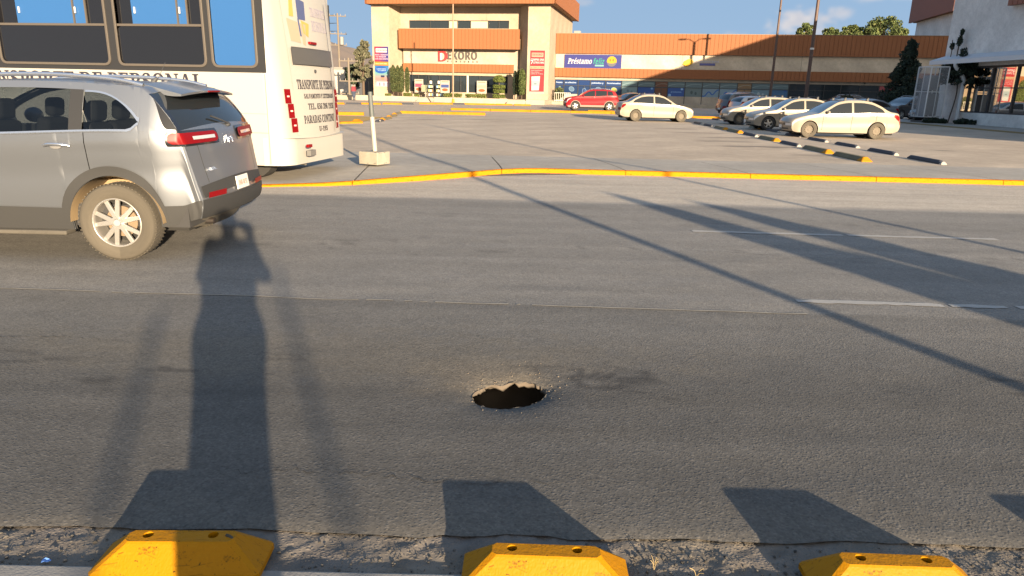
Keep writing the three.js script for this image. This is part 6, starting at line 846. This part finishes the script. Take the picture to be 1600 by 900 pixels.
  { const t = thing('window_poster', 'red and white poster hanging high in the paint shop window', 'poster', plaza(-13.9, 1.6, 2.25), PT); const [g, m] = printed(1.5, 0.72, 96, 48, (c, w, h) => { c.fillStyle = '#d9452f'; c.fillRect(0, 0, w * .6, h); c.fillStyle = '#e8e6ea'; c.fillRect(w * .55, 0, w, h); c.fillStyle = '#f6efe6'; c.font = 'bold 26px sans-serif'; c.fillText('30%', 8, 34, 44); }); g.translate(0, 0.36, 0.02); part('print', g, m, t); part('backing', bx(-0.75, 0, 0, 0.75, 0.72, 0.012), whiteFrame, t); }
  for (const [a, c, lab] of [[-14.05, 5.2, 'tall display rack of paint cans left of the entrance gap'], [-13.1, 5.2, 'tall display rack of paint cans right of the entrance gap']]) { const t = thing('paint_rack', lab, 'rack', plaza(a, c, 0.5), PT, 'paint racks at the entrance'); const r = rng(500 + (a * -10 | 0)); part('rack', [...[-0.3, 0.3].flatMap((x) => [-0.15, 0.15].map((z) => bx(x - 0.02, 0, z - 0.02, x + 0.02, 1.55, z + 0.02))), ...[0.1, 0.55, 1.0, 1.45].map((y) => bx(-0.32, y, -0.17, 0.32, y + 0.03, 0.17))], darkPlastic, t); for (let k = 0; k < 9; k++) { const col = [[.6, .55, .5], [.5, .3, .1], [.2, .35, .5], [.55, .5, .2]][k % 4]; part('paint_can', cyl(0.09, 0.09, [-0.2 + (k % 3) * 0.2, [0.13, 0.58, 1.03][k / 3 | 0], 0], [-0.2 + (k % 3) * 0.2, [0.13, 0.58, 1.03][k / 3 | 0] + 0.26, 0], 10), mat(...col, 0.5), t); } part('top_can', [cyl(0.15, 0.15, [0, 1.48, 0], [0, 1.80, 0], 12)], whiteFrame, t); }
  for (let k = 0; k < 6; k++) { const p = plaza(-7.45 + k * 0.33, 2.2, 1.1 - 0.6); tag(part('paint_bucket', [cyl(0.14, 0.16, [p[0], 0.6, p[2]], [p[0], 1.45, p[2]], 12)], mat(0.42, 0.46, 0.48, 0.5)), `stacked pale paint buckets right of the pale board, stack ${['one', 'two', 'three', 'four', 'five', 'six'][k]} from left`, 'paint bucket', 'bucket stacks before the window'); }
}
{ // left background: low white building, poles, trees, hills
  const t = thing('low_building', 'low white walled building with a dark end left of the paint shop', 'building', [-22.5, 0, -92], -0.2); part('wall', [bx(-9, 0, -6, 4.2, 3.5, 0)], mat(0.42, 0.40, 0.37, 0.9, { map: dustTex }), t); part('yellow_end', bx(-9.4, 0, -5.9, -6.0, 4.0, 0.25), cream, t); part('gate', bx(2.0, 0, 0.004, 4.1, 3.3, 0.1), mat(0.07, 0.07, 0.075, 0.7), t); part('roof_edge', bx(-9.2, 3.5, -6.1, 4.3, 3.75, 0.12), mat(0.22, 0.2, 0.18, 0.8), t);
  const utility = (x, z, h, lab) => { const u = thing('utility_pole', lab, 'utility pole', [x, 0, z], 0.1, 'utility poles in the left distance'); part('pole', cyl(0.16, 0.11, [0, 0, 0], [0, h, 0], 10), mat(0.16, 0.13, 0.10, 0.9), u); for (const y of [h - 0.4, h - 2.6, h - 4.0]) { const c = part('crossarm', bx(-1.1, y, -0.06, 1.1, y + 0.12, 0.06), mat(0.14, 0.115, 0.09, 0.9), u); part('insulator', [-1, -0.4, 0.4, 1].map((xx) => cyl(0.05, 0.03, [xx, y + 0.12, 0], [xx, y + 0.34, 0], 8)), mat(0.2, 0.18, 0.16, 0.5), c); } part('transformer', cyl(0.28, 0.28, [0.45, h - 3.9, 0.2], [0.45, h - 2.9, 0.2], 12), mat(0.2, 0.2, 0.2, 0.6), u); return u; };
  utility(-23.6, -98, 10.6, 'wooden utility pole with crossarms left of the paint shop'); utility(-19.2, -84, 4.6, 'short dark pole in front of the grey trees at left');
  for (let k = 0; k < 6; k++) tag(part('overhead_wire', tube([[-90, 8.6 + k * 0.35, -112 + k], [-50, 7.7 + k * 0.35, -105 + k], [-23.6, 8.4 + (k % 3) * 1.0, -98]], 0.022, 4, 20), mat(0.03, 0.03, 0.03, 0.8)), `overhead power wire running left from the utility pole, ${['lowest', 'second', 'third', 'fourth', 'fifth', 'highest'][k]} of six`, 'wire', 'power wires at left');
  const dry = [[0.10, 0.10, 0.055], [0.075, 0.075, 0.045], [0.13, 0.12, 0.075]];
  tree('roadside_tree', 'pale green leafy tree beside the left pillar of the paint shop', [-17.7, 0, -84.6], 6.6, 2.6, pineClumps(601, 0.95, 2.0, 6.4, 50), 5200, 0.20, dry, 602, 'trees left of the paint shop'); tree('roadside_tree', 'greyer smaller tree behind the short dark pole', [-19.3, 0, -87], 3.9, 2.0, pineClumps(603, 1.0, 1.4, 3.7, 40), 4200, 0.2, darkT.map(([r, g, b]) => [r * 2.6, g * 2.1, b * 2.2]), 604, 'trees left of the paint shop');
  const hillM = mat(0.19, 0.145, 0.115, 0.95);
  const hg = grid(240, 60, (u, v) => { const a = lerp(-75, 75, u) * Math.PI / 180, d = lerp(1500, 3600, v), x = Math.sin(a) * d, z = -Math.cos(a) * d, left = smooth(-2, -16, a * 180 / Math.PI); const ridge = Math.sin(Math.PI * v) ** 0.8 * (0.35 + 0.65 * left), n = fbm(x * 0.0016 + 3, z * 0.0016, 701, 6), n2 = 1 - Math.abs(2 * fbm(x * 0.004, z * 0.004, 705, 4) - 1); return [x, -2 + ridge * (60 + 150 * n + 45 * n2) * (0.22 + 0.78 * left), z]; });
  struct('hills', hg, hillM);
}
{ // shrubs and trees behind the photographer: they cast the spiky shadow and are mirrored in the bus windows
  const jun = (x, z, h, w, seed, lab) => { const t = thing('juniper', lab, 'tree', [x, 0.01, z], 0, 'junipers on the median'); part('trunk', cyl(0.06, 0.03, [0, 0, 0], [0, h * 0.7, 0], 6), barkM, t); const r0 = rng(seed), tips = []; for (let k = 0; k < 26; k++) { const y = 0.1 + r0() * h * 0.72, a = r0() * 6.28; tips.push([y, a, w * (1 - y / h) * (0.8 + 0.5 * r0()), 0.35 + 0.3 * r0()]); } part('crown', leaves(20000, seed, (r) => { if (r() < 0.22) { const s = tips[Math.floor(r() * tips.length)], q = r(); return [Math.cos(s[1]) * s[2] * (0.6 + 0.5 * q) + (r() - 0.5) * 0.05 * (1 - q), s[0] + s[3] * q, Math.sin(s[1]) * s[2] * (0.6 + 0.5 * q) + (r() - 0.5) * 0.05 * (1 - q)]; } const v = Math.pow(r(), 1.25), y = 0.05 + v * h, rad = w * Math.pow(1 - v, 0.6) * (0.9 + 0.2 * r()), a = r() * 6.28, d = rad * Math.sqrt(r()); return [Math.cos(a) * d, y, Math.sin(a) * d]; }, 0.075, cypT), white1, t); };
  jun(7.72, 4.1, 2.76, 0.60, 801, 'slender juniper on the median, tallest of the three'); jun(8.15, 4.4, 2.1, 0.75, 802, 'juniper on the median between two others'); jun(8.62, 4.0, 2.62, 0.70, 803, 'broad juniper on the median, farthest right of three');
  for (const [x, z, h, w, s, lab] of [[-24, 30, 8, 3.4, 811, 'leafy tree across the opposite road, mirrored in the bus windows'], [-31, 33, 9, 3.8, 812, 'larger leafy tree across the opposite road beside another'], [-43, 38, 7.5, 3.5, 813, 'leafy tree farthest along the opposite road']]) tree('street_tree', lab, [x, -0.02, z], h, h * 0.35, pineClumps(s, w, h * 0.3, h - 0.3, 60), 7000, 0.26, [[0.05, 0.065, 0.02], [0.035, 0.05, 0.018]], s + 20, 'trees across the opposite road');
  const hs = thing('opposite_wall', 'long low block wall across the opposite road behind the camera', 'wall', [-30, -0.02, 44], 0); part('wall', bx(-60, 0, 0, 40, 2.6, 0.3), cream2, hs); part('coping', bx(-60.05, 2.6, -0.05, 40.05, 2.7, 0.35), concreteMat, hs);
}
// ---------------------------------------------------------------- people
function figure(bones, R, res, half, center, colorOf) {   // smooth union of tapered capsules, meshed on a grid
  const mc = new MarchingCubes(res, new THREE.MeshStandardMaterial(), false, false, 160000); mc.isolation = 0; const n = mc.size, f = mc.field;
  const dist = (x, y, z) => { let s = 0; const k = R; for (const [a, b] of bones) { const bx_ = b[0] - a[0], by = b[1] - a[1], bz = b[2] - a[2], px = x - a[0], py = y - a[1], pz = z - a[2], t = clamp((px * bx_ + py * by + pz * bz) / (bx_ * bx_ + by * by + bz * bz + 1e-9)), d = Math.hypot(px - bx_ * t, py - by * t, pz - bz * t) - lerp(a[3], b[3], t); s += Math.exp(-d / k); if (d > 40 * k) continue; } return -k * Math.log(s + 1e-30); };
  for (let k = 0; k < n; k++) for (let j = 0; j < n; j++) for (let i = 0; i < n; i++) { const x = center[0] + half * (2 * i / n - 1), y = center[1] + half * (2 * j / n - 1), z = center[2] + half * (2 * k / n - 1); f[i + j * n + k * n * n] = -dist(x, y, z); }
  mc.update(); const c = mc.count, P = [], C = []; for (let i = 0; i < c; i++) { const x = center[0] + half * mc.positionArray[3 * i], y = center[1] + half * mc.positionArray[3 * i + 1], z = center[2] + half * mc.positionArray[3 * i + 2]; P.push(x, y, z); C.push(...colorOf(x, y, z)); }
  let g = new THREE.BufferGeometry(); g.setAttribute('position', new THREE.Float32BufferAttribute(P, 3)); g.setAttribute('color', new THREE.Float32BufferAttribute(C, 3)); g = mergeVertices(g, 1e-5); g.computeVertexNormals(); return g;
}
{
  const skin = [0.30, 0.17, 0.11], hair = [0.02, 0.015, 0.012], coat = [0.05, 0.055, 0.07], jeans = [0.035, 0.045, 0.075], shoe = [0.02, 0.02, 0.02];
  const body = (hands) => [[[-.095, .93, 0, .115], [-.09, .50, .01, .075]], [[-.09, .50, .01, .075], [-.09, .10, 0, .05]], [[-.09, .06, .03, .045], [-.10, .04, -.15, .035]], [[.095, .93, 0, .115], [.09, .50, .01, .075]], [[.09, .50, .01, .075], [.09, .10, 0, .05]], [[.09, .06, .03, .045], [.10, .04, -.15, .035]],
    [[-.08, .90, 0, .15], [.08, .90, 0, .15]], [[-.08, 1.12, 0, .14], [.08, 1.12, 0, .14]], [[-.10, 1.34, 0, .11], [.10, 1.34, 0, .11]], [[0, 1.0, 0, .13], [0, 1.36, 0, .13]], [[0, 1.42, 0, .06], [0, 1.52, -.01, .055]], [[0, 1.60, -.005, .085], [0, 1.67, .005, .09]], [[0, 1.555, -.03, .055], [0, 1.60, -.04, .06]], [[0, 1.60, -.10, .014], [0, 1.585, -.112, .015]], ...hands];
  const arm = (s, el, wr) => { const sh = [s * .19, 1.40, 0, .065], out = [[sh, [...el, .048]], [[...el, .046], [...wr, .030]]], dir = [-s * .25, .75, -.6]; const pal = [wr[0] + dir[0] * .07, wr[1] + dir[1] * .07, wr[2] + dir[2] * .07]; out.push([[...wr, .026], [...pal, .030]]); for (let k = 0; k < 4; k++) { const o = (k - 1.5) * .019, b = [pal[0] + s * .01, pal[1] + .02 - o * .6, pal[2] - .015 + o], l = [.062, .075, .070, .055][k]; const m = [b[0] - s * l * .5, b[1] + l * .35, b[2] - .02], e = [m[0] - s * l * .55, m[1] - l * .05, m[2] + .008]; out.push([[...b, .0105], [...m, .0095]], [[...m, .0095], [...e, .008]]); } const th = [pal[0] - s * .015, pal[1] - .005, pal[2] + .025]; out.push([[...th, .012], [th[0] - s * .03, th[1] + .03, th[2] + .02, .010]], [[th[0] - s * .03, th[1] + .03, th[2] + .02, .010], [th[0] - s * .055, th[1] + .04, th[2] + .012, .008]]); return out; };
  const colorOf = (x, y, z) => y < 0.09 ? shoe : y < 0.95 ? jeans : y > 1.63 || (y > 1.56 && z > 0.03) ? hair : y > 1.47 && Math.abs(x) < 0.12 && z > -0.2 ? skin : (z < -0.245 && y > 1.38) ? skin : coat;
  const t = thing('person', 'person standing on the median in a dark jacket holding up a phone', 'person', [0.06, -0.006, 0.47], 0);
  const g = figure(body([...arm(-1, [-.255, 1.17, -.08], [-.13, 1.43, -.25]), ...arm(1, [.275, 1.18, -.08], [.14, 1.43, -.25])]), 0.016, 150, 0.95, [0, 0.88, -0.05], colorOf); part('body', g, new THREE.MeshStandardMaterial({ color: RGB(1, 1, 1), vertexColors: true, roughness: 0.85 }), t);
  for (const s of [-1, 1]) { const e = new THREE.SphereGeometry(0.012, 10, 8); e.translate(s * 0.032, 1.625, -0.086); part('eye', e, mat(0.5, 0.48, 0.45, 0.3), t); const er = new THREE.SphereGeometry(1, 10, 8); er.scale(0.012, 0.03, 0.02); er.translate(s * 0.09, 1.61, 0.0); part('ear', er, mat(...skin, 0.7), t); }
  part('mouth', (() => { const m = new THREE.SphereGeometry(1, 10, 6); m.scale(0.024, 0.006, 0.008); m.translate(0, 1.548, -0.088); return m; })(), mat(0.25, 0.09, 0.08, 0.6), t);
  const ph = thing('phone', 'black phone held up by the person on the median', 'phone', [0.06, 1.50, 0.115], 0); part('case', rbx(-0.078, 0, 0, 0.078, 0.075, 0.009, 0.006), blackGloss, ph); part('lens', cyl(0.008, 0.008, [-0.055, 0.055, -0.003], [-0.055, 0.055, 0.001], 12), blackGloss, ph);
  const t2 = thing('person', 'distant person in dark red walking before the low white building', 'person', [-17.6, 0.02, -79], 0.6); const rb = [0.16, 0.02, 0.03];
  const g2 = figure(body([[[-.19, 1.4, 0, .06], [-.24, 1.12, .02, .045]], [[-.24, 1.12, .02, .045], [-.23, .86, -.05, .03]], [[.19, 1.4, 0, .06], [.24, 1.12, -.02, .045]], [[.24, 1.12, -.02, .045], [.23, .86, -.06, .03]]]), 0.03, 60, 0.95, [0, 0.88, 0], (x, y, z) => y < 0.09 ? shoe : y < 0.95 ? jeans : y > 1.63 ? hair : y > 1.47 ? skin : rb); part('body', g2, new THREE.MeshStandardMaterial({ color: RGB(1, 1, 1), vertexColors: true, roughness: 0.85 }), t2);
}
renderer.render(scene, camera);
